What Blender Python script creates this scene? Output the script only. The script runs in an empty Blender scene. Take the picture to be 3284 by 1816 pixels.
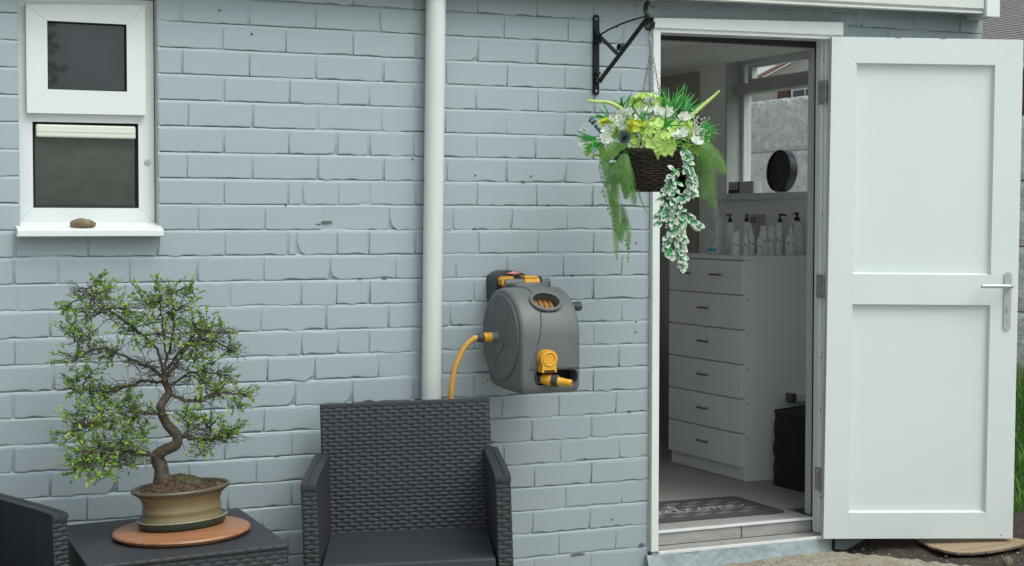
import bpy, bmesh, math, random
import numpy as np
from mathutils import Matrix, Vector, noise

random.seed(7); np.random.seed(7)
SC = bpy.context.scene
COL = SC.collection
R = math.radians
PI = math.pi

# ------------------------------------------------------------------ camera, sky, sun, exposure
cam_d = bpy.data.cameras.new("camera")
cam = bpy.data.objects.new("camera", cam_d); COL.objects.link(cam)
cam_d.sensor_width = 36.0; cam_d.lens = 57.145; cam_d.clip_start = 0.05; cam_d.clip_end = 400
YAW, TILT, ROLL = -0.42895, -0.03858, -0.00096
_Rz = Matrix.Rotation(YAW, 3, 'Z'); _Rx = Matrix.Rotation(TILT, 3, 'X'); _Ry = Matrix.Rotation(ROLL, 3, 'Y')
_M = _Rz @ _Rx @ _Ry
_cam = Matrix((( _M[0][0], _M[0][2], -_M[0][1], 0.0), (_M[1][0], _M[1][2], -_M[1][1], -5.348), (_M[2][0], _M[2][2], -_M[2][1], 1.405), (0, 0, 0, 1)))
cam.matrix_world = _cam
SC.camera = cam

SUN_EL, SUN_AZ = R(58), R(160)          # azimuth clockwise from +Y: the brightest part of the cloud, up and to the right
W = bpy.data.worlds.new("World"); SC.world = W; W.use_nodes = True
nt = W.node_tree; nt.nodes.clear()
sky = nt.nodes.new('ShaderNodeTexSky'); sky.sky_type = 'NISHITA'; sky.sun_disc = False
sky.sun_elevation = SUN_EL; sky.sun_rotation = SUN_AZ; sky.air_density = 1.0; sky.dust_density = 4.0; sky.ozone_density = 1.0
hs = nt.nodes.new('ShaderNodeHueSaturation'); hs.inputs['Saturation'].default_value = 0.30
bg = nt.nodes.new('ShaderNodeBackground'); bg.inputs['Strength'].default_value = 0.135
wo = nt.nodes.new('ShaderNodeOutputWorld')
tint = nt.nodes.new('ShaderNodeMix'); tint.data_type = 'RGBA'; tint.blend_type = 'MULTIPLY'; tint.inputs[0].default_value = 1.0; tint.inputs[7].default_value = (0.90, 1.0, 0.995, 1)   # cool white balance of the cloud cover
nt.links.new(sky.outputs[0], hs.inputs['Color']); nt.links.new(hs.outputs[0], tint.inputs[6]); nt.links.new(tint.outputs[2], bg.inputs['Color']); nt.links.new(bg.outputs[0], wo.inputs['Surface'])
sd = bpy.data.lights.new("sun", 'SUN'); sd.energy = 0.9; sd.angle = R(45); sd.color = (1.0, 0.99, 0.95)
sun = bpy.data.objects.new("sun", sd); COL.objects.link(sun)
_sdir = Vector((math.sin(SUN_AZ) * math.cos(SUN_EL), math.cos(SUN_AZ) * math.cos(SUN_EL), math.sin(SUN_EL)))
sun.rotation_euler = (-_sdir).to_track_quat('-Z', 'Y').to_euler(); sun.location = (3, -6, 8)
SC.view_settings.view_transform = 'Standard'; SC.view_settings.look = 'None'; SC.view_settings.gamma = 1.0
SC.view_settings.use_curve_mapping = False
SC.view_settings.exposure = 0.63
SC.render.engine = 'CYCLES'
SC.cycles.use_denoising = True
SC.cycles.max_bounces = 10; SC.cycles.diffuse_bounces = 6; SC.cycles.transparent_max_bounces = 12
SC.cycles.sample_clamp_indirect = 6.0

# ------------------------------------------------------------------ materials
FULL_TONE = {'interior_plaster', 'interior_grey_paint', 'ceiling_board', 'grey_plank_tile', 'white_melamine', 'pewter_handle', 'white_bottle_plastic', 'grey_bottle_plastic', 'grey_card', 'grey_cover', 'mat_grey_pile', 'mat_dark_pile', 'blue_label', 'pale_bounce_paving', 'rough_cast_concrete', 'plain_concrete', 'white_petal'}
def mat(name, col, rough=0.5, bump=None, var=None, metal=0.0, spec=0.5, transl=0.0, bump2=None, vcol=None, stretch=None):
    if name not in FULL_TONE:
        col = tuple(c * 0.76 for c in col); vcol = tuple(c * 0.76 for c in vcol) if vcol else None  # all but the listed colours darkened so the room looks better lit
    m = bpy.data.materials.new(name); m.use_nodes = True
    n = m.node_tree; b = n.nodes['Principled BSDF']; out = n.nodes['Material Output']
    b.inputs['Base Color'].default_value = (*col, 1); b.inputs['Roughness'].default_value = rough
    b.inputs['Metallic'].default_value = metal; b.inputs['Specular IOR Level'].default_value = spec
    tc = n.nodes.new('ShaderNodeTexCoord'); src = tc.outputs['Object']
    if stretch:
        mp = n.nodes.new('ShaderNodeMapping'); mp.inputs['Scale'].default_value = stretch
        n.links.new(src, mp.inputs['Vector']); src = mp.outputs[0]
    if var:                                   # (scale, amount) or (scale, amount, second colour)
        t = n.nodes.new('ShaderNodeTexNoise'); t.inputs['Scale'].default_value = var[0]; t.inputs['Detail'].default_value = 4
        n.links.new(src, t.inputs['Vector'])
        r = n.nodes.new('ShaderNodeValToRGB'); r.color_ramp.elements[0].position = 0.3; r.color_ramp.elements[1].position = 0.7
        c2 = vcol if vcol else tuple(max(0, c * (1 + var[1])) for c in col)
        c1 = col if vcol else tuple(max(0, c * (1 - var[1])) for c in col)
        r.color_ramp.elements[0].color = (*c1, 1); r.color_ramp.elements[1].color = (*c2, 1)
        n.links.new(t.outputs['Fac'], r.inputs[0]); n.links.new(r.outputs[0], b.inputs['Base Color'])
    prev = None
    for bp in (bump, bump2):
        if not bp: continue
        t = n.nodes.new('ShaderNodeTexNoise'); t.inputs['Scale'].default_value = bp[0]; t.inputs['Detail'].default_value = 5
        n.links.new(src, t.inputs['Vector'])
        bn = n.nodes.new('ShaderNodeBump'); bn.inputs['Strength'].default_value = bp[1]; bn.inputs['Distance'].default_value = bp[2] if len(bp) > 2 else 0.002
        n.links.new(t.outputs['Fac'], bn.inputs['Height'])
        if prev: n.links.new(prev.outputs[0], bn.inputs['Normal'])
        prev = bn
    if prev: n.links.new(prev.outputs[0], b.inputs['Normal'])
    if transl:
        tr = n.nodes.new('ShaderNodeBsdfTranslucent'); mx = n.nodes.new('ShaderNodeMixShader'); mx.inputs[0].default_value = transl
        tr.inputs['Color'].default_value = (*col, 1)
        n.links.new(b.outputs[0], mx.inputs[1]); n.links.new(tr.outputs[0], mx.inputs[2]); n.links.new(mx.outputs[0], out.inputs['Surface'])
    return m

def glass_mat(name, tint, refl_rough=0.0, fac=0.0):
    m = bpy.data.materials.new(name); m.use_nodes = True; n = m.node_tree; n.nodes.clear()
    out = n.nodes.new('ShaderNodeOutputMaterial'); tr = n.nodes.new('ShaderNodeBsdfTransparent'); tr.inputs[0].default_value = (*tint, 1)
    gl = n.nodes.new('ShaderNodeBsdfGlossy'); gl.inputs['Roughness'].default_value = refl_rough
    mx = n.nodes.new('ShaderNodeMixShader'); mx.inputs[0].default_value = 0.06
    n.links.new(tr.outputs[0], mx.inputs[1]); n.links.new(gl.outputs[0], mx.inputs[2]); n.links.new(mx.outputs[0], out.inputs['Surface'])
    return m

M = {}
WALLC = (0.388, 0.450, 0.476)
M['paint'] = mat('wall_paint', WALLC, 0.55, bump=(260, 0.2, 0.001), var=(2.2, 0.04), vcol=(0.396, 0.446, 0.488), bump2=(40, 0.07, 0.002))
M['paint_rough'] = mat('wall_paint_rough', (0.375, 0.435, 0.465), 0.6, bump=(60, 0.45, 0.004), var=(6, 0.04), bump2=(16, 0.25, 0.008))
M['plaster'] = mat('interior_plaster', (0.86, 0.86, 0.83), 0.85, bump=(90, 0.1), var=(3, 0.03))
M['plaster_dark'] = mat('interior_grey_paint', (0.37, 0.345, 0.305), 0.8, bump=(90, 0.1), var=(3, 0.03))
M['ceil'] = mat('ceiling_board', (0.86, 0.86, 0.84), 0.85, bump=(90, 0.1))
M['upvc'] = mat('white_upvc', (0.84, 0.87, 0.855), 0.30, bump=(400, 0.03), var=(4, 0.02))
M['cream'] = mat('cream_plastic', (0.80, 0.80, 0.70), 0.4)
M['door'] = mat('white_door_paint', (0.80, 0.845, 0.835), 0.26, bump=(160, 0.06), var=(2.5, 0.015))
M['frame'] = mat('white_gloss_paint', (0.84, 0.87, 0.84), 0.35, bump=(120, 0.1), var=(14, 0.03))
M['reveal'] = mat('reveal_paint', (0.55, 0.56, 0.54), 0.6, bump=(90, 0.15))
M['pvc'] = mat('white_pipe_pvc', (0.74, 0.75, 0.72), 0.35, bump=(30, 0.05), var=(3, 0.03))
M['gutter'] = mat('gutter_plastic', (0.74, 0.76, 0.71), 0.4, var=(3, 0.03))
M['resin'] = mat('charcoal_resin', (0.024, 0.026, 0.032), 0.62, bump=(300, 0.12), var=(9, 0.12))
M['resin_seat'] = mat('charcoal_resin_seat', (0.031, 0.0335, 0.040), 0.6, bump=(200, 0.3))
M['hose_grey'] = mat('grey_plastic', (0.135, 0.143, 0.145), 0.5, bump=(500, 0.12), var=(5, 0.05))
M['hose_dark'] = mat('dark_grey_plastic', (0.045, 0.05, 0.052), 0.5, bump=(400, 0.1))
M['orange'] = mat('orange_plastic', (0.82, 0.40, 0.025), 0.38)
M['hose'] = mat('amber_hose', (0.62, 0.33, 0.06), 0.4, bump=(260, 0.25), var=(30, 0.08))
M['hose_in'] = mat('coiled_hose_rubber', (0.40, 0.19, 0.05), 0.5)
M['pink'] = mat('pink_plastic', (0.75, 0.22, 0.28), 0.4)
M['iron'] = mat('black_iron', (0.010, 0.014, 0.014), 0.45, bump=(200, 0.2), spec=0.22)
M['zinc'] = mat('zinc_steel', (0.55, 0.55, 0.54), 0.35, metal=0.9)
M['chain'] = mat('chain_steel', (0.42, 0.42, 0.40), 0.35, metal=0.8)
M['hinge'] = mat('tarnished_brass', (0.42, 0.41, 0.37), 0.5, metal=0.2, var=(60, 0.3))
M['satin'] = mat('satin_nickel', (0.62, 0.65, 0.61), 0.32, metal=0.45)
M['black'] = mat('black_gap', (0.008, 0.009, 0.009), 0.8)
M['wicker'] = mat('brown_wicker', (0.040, 0.024, 0.016), 0.6, bump=(120, 0.4), var=(40, 0.35))
M['bark'] = mat('bonsai_bark', (0.085, 0.066, 0.044), 0.85, bump=(90, 1.0, 0.006), var=(45, 0.4), bump2=(25, 0.6, 0.006))
M['twig'] = mat('bonsai_twig', (0.075, 0.058, 0.044), 0.8, var=(60, 0.25))
M['leaf_a'] = mat('leaf_green', (0.23, 0.43, 0.06), 0.5, var=(14, 0.25), transl=0.4)
M['leaf_b'] = mat('leaf_yellow_green', (0.45, 0.58, 0.08), 0.5, var=(14, 0.25), transl=0.4)
M['leaf_c'] = mat('leaf_deep_green', (0.15, 0.31, 0.06), 0.5, var=(14, 0.25), transl=0.25)
M['soil'] = mat('bonsai_soil', (0.085, 0.05, 0.028), 0.95, bump=(120, 1.0, 0.006), var=(70, 0.5))
M['moss'] = mat('moss', (0.075, 0.075, 0.028), 0.95, bump=(200, 1.0, 0.004), var=(60, 0.4))
M['pot'] = mat('tan_glaze', (0.27, 0.20, 0.105), 0.3, var=(10, 0.12), bump=(40, 0.08))
M['pot_rim'] = mat('olive_brown_glaze', (0.115, 0.095, 0.058), 0.3, var=(20, 0.15))
M['saucer'] = mat('green_glaze', (0.035, 0.075, 0.06), 0.3, var=(20, 0.2))
M['saucer_rim'] = mat('worn_glaze_edge', (0.30, 0.28, 0.17), 0.4, var=(80, 0.35))
M['wood'] = mat('reddish_wood', (0.38, 0.165, 0.08), 0.4, var=(7, 0.3), stretch=(1.5, 14, 8))
M['fern'] = mat('fern_green', (0.20, 0.44, 0.08), 0.45, var=(20, 0.2), transl=0.35)
M['fern_b'] = mat('fern_dull_green', (0.15, 0.34, 0.085), 0.45, var=(20, 0.2), transl=0.35)
M['grass_art'] = mat('blade_green', (0.07, 0.44, 0.08), 0.4, var=(20, 0.25), transl=0.3)
M['grass_tip'] = mat('blade_dry', (0.24, 0.27, 0.10), 0.5, transl=0.3)
M['hydr'] = mat('hydrangea_lime', (0.76, 1.0, 0.30), 0.55, var=(40, 0.15), transl=0.3)
M['yellow'] = mat('flower_yellow', (0.95, 0.98, 0.10), 0.5, var=(40, 0.12), transl=0.25)
M['petal'] = mat('white_petal', (0.72, 0.75, 0.66), 0.5, transl=0.25)
M['gyps'] = mat('gypsophila_white', (0.85, 0.92, 0.80), 0.6)
M['vine_g'] = mat('vine_green', (0.06, 0.42, 0.13), 0.4, var=(50, 0.3), transl=0.25)
M['vine_w'] = mat('vine_white_margin', (0.80, 0.85, 0.75), 0.45, transl=0.25)
M['rose'] = mat('blue_grey_rose', (0.13, 0.19, 0.17), 0.5, var=(60, 0.2))
M['euca'] = mat('eucalyptus', (0.05, 0.10, 0.08), 0.5)
M['celosia'] = mat('celosia_lime', (0.62, 0.76, 0.22), 0.6, bump=(300, 0.6), transl=0.15)
M['tile'] = mat('grey_plank_tile', (0.29, 0.285, 0.265), 0.55, var=(9, 0.14), stretch=(1.2, 9, 9))
M['grout'] = mat('dark_grout', (0.05, 0.05, 0.05), 0.9)
M['trim'] = mat('white_tile_trim', (0.86, 0.86, 0.86), 0.3)
M['melamine'] = mat('white_melamine', (0.80, 0.80, 0.81), 0.45, bump=(150, 0.03), stretch=(1, 1, 0.2))
M['handle'] = mat('pewter_handle', (0.12, 0.12, 0.12), 0.4, metal=0.5)
M['bottle'] = mat('white_bottle_plastic', (0.76, 0.76, 0.74), 0.35)
M['bottle_d'] = mat('grey_bottle_plastic', (0.60, 0.61, 0.60), 0.35)
M['pump'] = mat('black_pump', (0.02, 0.02, 0.02), 0.35)
M['ink'] = mat('black_print', (0.03, 0.03, 0.03), 0.6)
M['ink_grey'] = mat('grey_print', (0.22, 0.23, 0.24), 0.6)
M['blue'] = mat('blue_label', (0.03, 0.33, 0.50), 0.5)
M['card'] = mat('grey_card', (0.50, 0.49, 0.47), 0.7)
M['card_d'] = mat('dark_card', (0.05, 0.05, 0.05), 0.6)
M['clock'] = mat('black_clock_face', (0.010, 0.011, 0.015), 0.45)
M['clock_rim'] = mat('dark_clock_case', (0.035, 0.035, 0.045), 0.4)
M['mat_d'] = mat('mat_dark_pile', (0.062, 0.060, 0.066), 0.95, bump=(600, 0.8, 0.003), var=(90, 0.15))
M['mat_l'] = mat('mat_grey_pile', (0.150, 0.148, 0.155), 0.95, bump=(600, 0.8, 0.003))
M['mat_txt'] = mat('mat_white_pile', (0.62, 0.61, 0.61), 0.95, bump=(600, 0.6, 0.003))
M['bag'] = mat('black_fabric', (0.012, 0.0125, 0.013), 0.75, bump=(120, 0.5))
M['linen'] = mat('grey_cover', (0.30, 0.30, 0.29), 0.85)
M['screen'] = mat('black_gloss_panel', (0.012, 0.012, 0.013), 0.25)
M['concrete'] = mat('worn_concrete', (0.34, 0.275, 0.19), 0.9, bump=(30, 1.0, 0.03), var=(11, 0.5), vcol=(0.50, 0.45, 0.36), bump2=(110, 1.0, 0.01))
M['bounce_paving'] = mat('pale_bounce_paving', (0.58, 0.56, 0.52), 0.9, bump=(30, 0.5, 0.01), var=(5, 0.12))
M['dirt'] = mat('dark_soil', (0.060, 0.043, 0.030), 0.95, bump=(60, 1.0, 0.02), var=(22, 0.4))
M['pebble'] = mat('pebble_stone', (0.33, 0.28, 0.21), 0.85, bump=(60, 0.6), var=(20, 0.3))
M['rock'] = mat('brown_rock', (0.22, 0.165, 0.10), 0.85, bump=(60, 1.0, 0.006), var=(24, 0.35))
M['plank'] = mat('tan_board', (0.40, 0.285, 0.175), 0.55, var=(10, 0.15), stretch=(2, 8, 8))
M['plank_edge'] = mat('worn_board_edge', (0.22, 0.16, 0.12), 0.8, var=(60, 0.6))
M['fence'] = mat('rough_cast_concrete', (0.82, 0.81, 0.77), 0.9, bump=(38, 1.0, 0.05), var=(16, 0.14), bump2=(90, 0.7, 0.02))
M['post'] = mat('plain_concrete', (0.45, 0.44, 0.41), 0.9, bump=(50, 0.3))
M['grass'] = mat('lawn_green', (0.15, 0.38, 0.05), 0.6, var=(6, 0.35), transl=0.3)
M['bank'] = mat('grassy_earth', (0.05, 0.075, 0.02), 0.95, bump=(60, 0.8, 0.02), var=(14, 0.35))
M['timber'] = mat('orange_timber', (0.42, 0.22, 0.10), 0.7, var=(10, 0.2))
M['shingle'] = mat('grey_brown_slate', (0.33, 0.30, 0.29), 0.8, bump=(60, 0.5), var=(30, 0.2))
M['redbrick'] = mat('dark_red_brick', (0.15, 0.045, 0.04), 0.8, var=(9, 0.25))
M['gable'] = mat('pale_render', (0.50, 0.50, 0.46), 0.9, var=(4, 0.05))
M['barge'] = mat('red_barge_paint', (0.52, 0.27, 0.22), 0.7)
M['winglass_up'] = mat('dark_window_glass', (0.030, 0.036, 0.042), 0.03, spec=0.6, var=(6, 0.25))
M['winglass_low'] = mat('obscure_window_glass', (0.070, 0.077, 0.066), 0.07, spec=0.6, bump=(14, 0.03, 0.004), var=(12, 0.15), stretch=(1, 1, 3))
M['glass'] = glass_mat('clear_glass', (0.96, 0.98, 0.97))
M['black_strip'] = mat('black_rubber_and_groove', (0.012, 0.014, 0.013), 0.6)
M['chip'] = mat('bare_mortar', (0.14, 0.15, 0.15), 0.95, bump=(150, 0.8, 0.004))

# ------------------------------------------------------------------ mesh helpers
WM = {}                                     # world matrix of every object, by name
def tag(o, label=None, cat=None, group=None, kind=None):
    if label: o['label'] = label
    if cat: o['category'] = cat
    if group: o['group'] = group
    if kind: o['kind'] = kind
    return o
def thing(name, label, cat, loc=(0, 0, 0), rot=None, group=None):
    o = bpy.data.objects.new(name, None); COL.objects.link(o); o.empty_display_size = 0.05
    mx = Matrix.Translation(Vector(loc)) @ (rot if rot else Matrix.Identity(4))
    o.matrix_world = mx; WM[o.name] = mx
    return tag(o, label, cat, group)
def parented(o, parent, mx_world=None):
    """mx_world: the object's own world matrix (identity when its mesh holds world coordinates)"""
    if parent is None:
        o.matrix_world = mx_world if mx_world else Matrix.Identity(4)
        WM[o.name] = o.matrix_world.copy(); return
    o.parent = parent
    pm = WM[parent.name]
    o.matrix_parent_inverse = Matrix.Identity(4)
    w = mx_world if mx_world else pm
    o.matrix_basis = pm.inverted() @ w
    WM[o.name] = w.copy()

class MB:
    def __init__(s): s.v = []; s.f = []; s.mi = []; s.m = 0
    def add(s, vs, fs):
        b = len(s.v); s.v += [tuple(p) for p in vs]
        for f in fs: s.f.append(tuple(i + b for i in f)); s.mi.append(s.m)
        return s
    def box(s, a, b):
        x0, y0, z0 = a; x1, y1, z1 = b
        return s.add([(x0,y0,z0),(x1,y0,z0),(x1,y1,z0),(x0,y1,z0),(x0,y0,z1),(x1,y0,z1),(x1,y1,z1),(x0,y1,z1)],
                     [(0,3,2,1),(4,5,6,7),(0,1,5,4),(1,2,6,5),(2,3,7,6),(3,0,4,7)])
    def rbox(s, a, b, r=0.003, seg=2):
        bm = bmesh.new(); bmesh.ops.create_cube(bm, size=1.0)
        c = [(a[i] + b[i]) / 2 for i in range(3)]; d = [abs(b[i] - a[i]) for i in range(3)]
        for v in bm.verts: v.co = Vector((v.co[i] * d[i] + c[i] for i in range(3)))
        r = min(r, min(d) * 0.45)
        bmesh.ops.bevel(bm, geom=bm.edges[:], offset=r, segments=seg, profile=0.5, affect='EDGES')
        bm.verts.index_update()
        s.add([v.co[:] for v in bm.verts], [[v.index for v in f.verts] for f in bm.faces]); bm.free(); return s
    def tube(s, pts, rad, n=8, cap=True, closed=False):
        P = [Vector(p) for p in pts]; k = len(P)
        rr = rad if hasattr(rad, '__len__') else [rad] * k
        t0 = (P[1] - P[0]).normalized(); up = Vector((0, 0, 1)) if abs(t0.z) < 0.9 else Vector((1, 0, 0))
        nrm = t0.cross(up).normalized(); vs = []
        for i in range(k):
            t = (P[(i + 1) % k] - P[i - 1]) if closed else (P[min(i + 1, k - 1)] - P[max(i - 1, 0)])
            t.normalize(); nrm = (nrm - t * nrm.dot(t))
            if nrm.length < 1e-6: nrm = t.orthogonal()
            nrm.normalize(); bn = t.cross(nrm)
            for j in range(n):
                a = 2 * PI * j / n; vs.append(P[i] + (nrm * math.cos(a) + bn * math.sin(a)) * rr[i])
        fs = []
        for i in range(k if closed else k - 1):
            for j in range(n):
                a = i * n + j; b = i * n + (j + 1) % n; c = ((i + 1) % k) * n + (j + 1) % n; d = ((i + 1) % k) * n + j
                fs.append((a, b, c, d))
        if cap and not closed: fs.append(tuple(range(n))[::-1]); fs.append(tuple((k - 1) * n + j for j in range(n)))
        return s.add(vs, fs)
    def lathe(s, prof, n=24, c=(0, 0, 0), sx=1.0, sy=1.0, mx=None):
        vs = []; fs = []; k = len(prof)
        for r, z in prof:
            for j in range(n):
                a = 2 * PI * j / n; p = Vector((r * math.cos(a) * sx, r * math.sin(a) * sy, z))
                if mx: p = mx @ p
                vs.append((p.x + c[0], p.y + c[1], p.z + c[2]))
        for i in range(k - 1):
            for j in range(n):
                fs.append((i*n+j, i*n+(j+1)%n, (i+1)*n+(j+1)%n, (i+1)*n+j))
        fs.append(tuple(range(n))[::-1]); fs.append(tuple((k-1)*n+j for j in range(n)))
        return s.add(vs, fs)
    def prism(s, poly, fn, d0, d1):
        """poly: 2-D outline; fn(a, b, d) -> xyz; extruded from d0 to d1"""
        n = len(poly); vs = [fn(a, b, d0) for a, b in poly] + [fn(a, b, d1) for a, b in poly]
        return s.add(vs, [tuple(range(n))[::-1], tuple(range(n, 2 * n))] + [(i, (i+1)%n, n+(i+1)%n, n+i) for i in range(n)])
    def grid(s, fn, nu, nv):
        vs = [fn(i / nu, j / nv) for j in range(nv + 1) for i in range(nu + 1)]; w = nu + 1
        return s.add(vs, [(j*w+i, j*w+i+1, (j+1)*w+i+1, (j+1)*w+i) for j in range(nv) for i in range(nu)])
    def build(s, name, m, parent=None, smooth=False, local=True, kind=None, fixn=True, autosmooth=None):
        """local=True: coordinates are in the parent's frame; False: world coordinates"""
        me = bpy.data.meshes.new(name)
        vs = s.v
        if parent is not None and not local:
            inv = WM[parent.name].inverted(); vs = [tuple(inv @ Vector(p)) for p in vs]
        me.from_pydata(vs, [], s.f)
        for mm in (m if isinstance(m, (list, tuple)) else [m]): me.materials.append(mm)
        if len(me.materials) > 1: me.polygons.foreach_set('material_index', s.mi)
        if fixn:
            bm = bmesh.new(); bm.from_mesh(me); bmesh.ops.recalc_face_normals(bm, faces=bm.faces[:]); bm.to_mesh(me); bm.free()
        if smooth:
            me.polygons.foreach_set('use_smooth', [True] * len(me.polygons))
            if autosmooth:
                me.set_sharp_from_angle(angle=R(autosmooth))
        me.update()
        o = bpy.data.objects.new(name, me); COL.objects.link(o); parented(o, parent)
        if kind: o['kind'] = kind
        return o
def copy_obj(o, parent, mx_local):
    c = o.copy(); COL.objects.link(c); c.parent = parent; c.matrix_parent_inverse = Matrix.Identity(4); c.matrix_basis = mx_local
    WM[c.name] = WM[parent.name] @ mx_local
    return c
def carve(o, cutters):
    """real recesses: subtract closed meshes from a part, then drop the cutters"""
    tmp = []
    for cb in cutters:
        me = bpy.data.meshes.new('tmp_cut'); me.from_pydata(cb.v, [], cb.f)
        bm = bmesh.new(); bm.from_mesh(me); bmesh.ops.recalc_face_normals(bm, faces=bm.faces[:]); bm.to_mesh(me); bm.free()
        c = bpy.data.objects.new('tmp_cut', me); COL.objects.link(c); c.matrix_world = WM[o.name]; tmp.append(c)
        md = o.modifiers.new('b', 'BOOLEAN'); md.operation = 'DIFFERENCE'; md.object = c; md.solver = 'EXACT'
    bpy.context.view_layer.update()
    dg = bpy.context.evaluated_depsgraph_get(); ev = o.evaluated_get(dg)
    nm = bpy.data.meshes.new_from_object(ev); o.modifiers.clear(); old = o.data; o.data = nm
    for c in tmp: bpy.data.objects.remove(c)
def circ(n, r=1.0, c=(0, 0), a0=0.0, a1=2 * PI, end=False):
    return [(c[0] + r * math.cos(a0 + (a1 - a0) * i / (n - 1 if end else n)), c[1] + r * math.sin(a0 + (a1 - a0) * i / (n - 1 if end else n))) for i in range(n)]
def lerp(a, b, t): return a + (b - a) * t
def spline(pts, n):
    P = [Vector(p) for p in pts]; out = []; k = len(P) - 1
    for i in range(n):
        t = i / (n - 1) * k; j = min(int(t), k - 1); u = t - j
        p0 = P[max(j - 1, 0)]; p1 = P[j]; p2 = P[j + 1]; p3 = P[min(j + 2, k)]
        out.append(0.5 * ((2 * p1) + (p2 - p0) * u + (2 * p0 - 5 * p1 + 4 * p2 - p3) * u * u + (3 * p1 - p0 - 3 * p2 + p3) * u ** 3))
    return out
def text_mesh(txt, size, spacing=1.0):
    cu = bpy.data.curves.new('t', 'FONT'); cu.body = txt; cu.size = size; cu.space_character = spacing; cu.resolution_u = 3
    o = bpy.data.objects.new('t', cu); COL.objects.link(o); bpy.context.view_layer.update()
    me = bpy.data.meshes.new_from_object(o.evaluated_get(bpy.context.evaluated_depsgraph_get()))
    vs = [v.co[:] for v in me.vertices]; fs = [tuple(p.vertices) for p in me.polygons]
    bpy.data.objects.remove(o); bpy.data.curves.remove(cu); bpy.data.meshes.remove(me)
    return vs, fs
def nz(x, y, z=0.0): return noise.noise(Vector((x, y, z)))

SLOPE = 0.035                                # the yard rises gently towards the door
def gz(x): return SLOPE * (max(-1.0, min(x, 4.7)) - 1.1)
TILT_Y = Matrix.Rotation(-SLOPE, 4, 'Y')

# ------------------------------------------------------------------ ground
def axis(lo, hi, flo, fhi, fine, coarse):
    a = list(np.arange(flo, fhi + 1e-6, fine)); x = fhi
    s = fine
    while x < hi: s = min(s * 1.5, coarse); x += s; a.append(x)
    x = flo; s = fine; b = []
    while x > lo: s = min(s * 1.5, coarse); x -= s; b.append(x)
    return b[::-1] + a
def in_soil(x, y):                            # bare soil strip under the open door; the concrete path stops short of it
    e = lerp(-0.05, -0.62, max(0, min(1, (x - 3.86) / 0.30))) + 0.02 * nz(x * 9, 3)
    return x > 3.84 and y > e
gx = axis(-45, 60, 2.9, 4.9, 0.03, 6); gy = axis(-45, 70, -1.3, 0.02, 0.03, 6)
g = MB(); nx = len(gx); vs = []
for y in gy:
    for x in gx:
        z = gz(x)
        if 2.8 < x < 5.0 and -1.4 < y < 0.1:
            z += 0.006 * nz(x * 5, y * 5) + 0.004 * nz(x * 16, y * 16, 3)
            if in_soil(x, y): z += -0.015 + 0.012 * nz(x * 12, y * 12, 7) + 0.045 * max(0, min(1, (y + 0.20) / 0.2)) * max(0, min(1, (x - 3.92) / 0.15))
        vs.append((x, y, z))
fs = [(j*nx+i, j*nx+i+1, (j+1)*nx+i+1, (j+1)*nx+i) for j in range(len(gy)-1) for i in range(nx-1)]
g.add(vs, fs)
for f in g.f:
    pass
g.mi = []
for f in g.f:
    cx = sum(vs[i][0] for i in f) / 4; cy = sum(vs[i][1] for i in f) / 4
    g.mi.append(1 if in_soil(cx, cy) and cx < 4.95 and cy < 0.3 else 0)
tag(g.build('ground', [M['concrete'], M['dirt']], None, smooth=True, fixn=False), kind='structure')
pv = MB(); pv.grid(lambda u, v: (lerp(-14, 4.7, u), lerp(-8.4, -1.05, v), gz(lerp(-14, 4.7, u)) + 0.005), 60, 4)
tag(pv.build('bounce_paving', M['bounce_paving'], None, fixn=False), kind='structure')  # unseen pale sheet added to bounce light onto the wall and indoors
# loose grit on the soil and on the slab
gr = MB()
for i in range(420):
    x = random.uniform(3.25, 4.75); y = random.uniform(-0.95, 0.0)
    r = random.choice([0.003, 0.004, 0.005, 0.006, 0.009]) * random.uniform(0.7, 1.2)
    if not in_soil(x, y): r *= 0.6
    c = Vector((x, y, gz(x) + (-0.012 if in_soil(x, y) else 0.002)))
    gr.add([c + Vector(d) * r * random.uniform(0.7, 1.2) for d in ((1,0,0),(0,1,0),(-1,0,0),(0,-1,0),(0,0,0.8),(0,0,-0.5))],
           [(0,1,4),(1,2,4),(2,3,4),(3,0,4),(1,0,5),(2,1,5),(3,2,5),(0,3,5)])
tag(gr.build('gravel', M['pebble'], None), kind='stuff')

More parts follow.
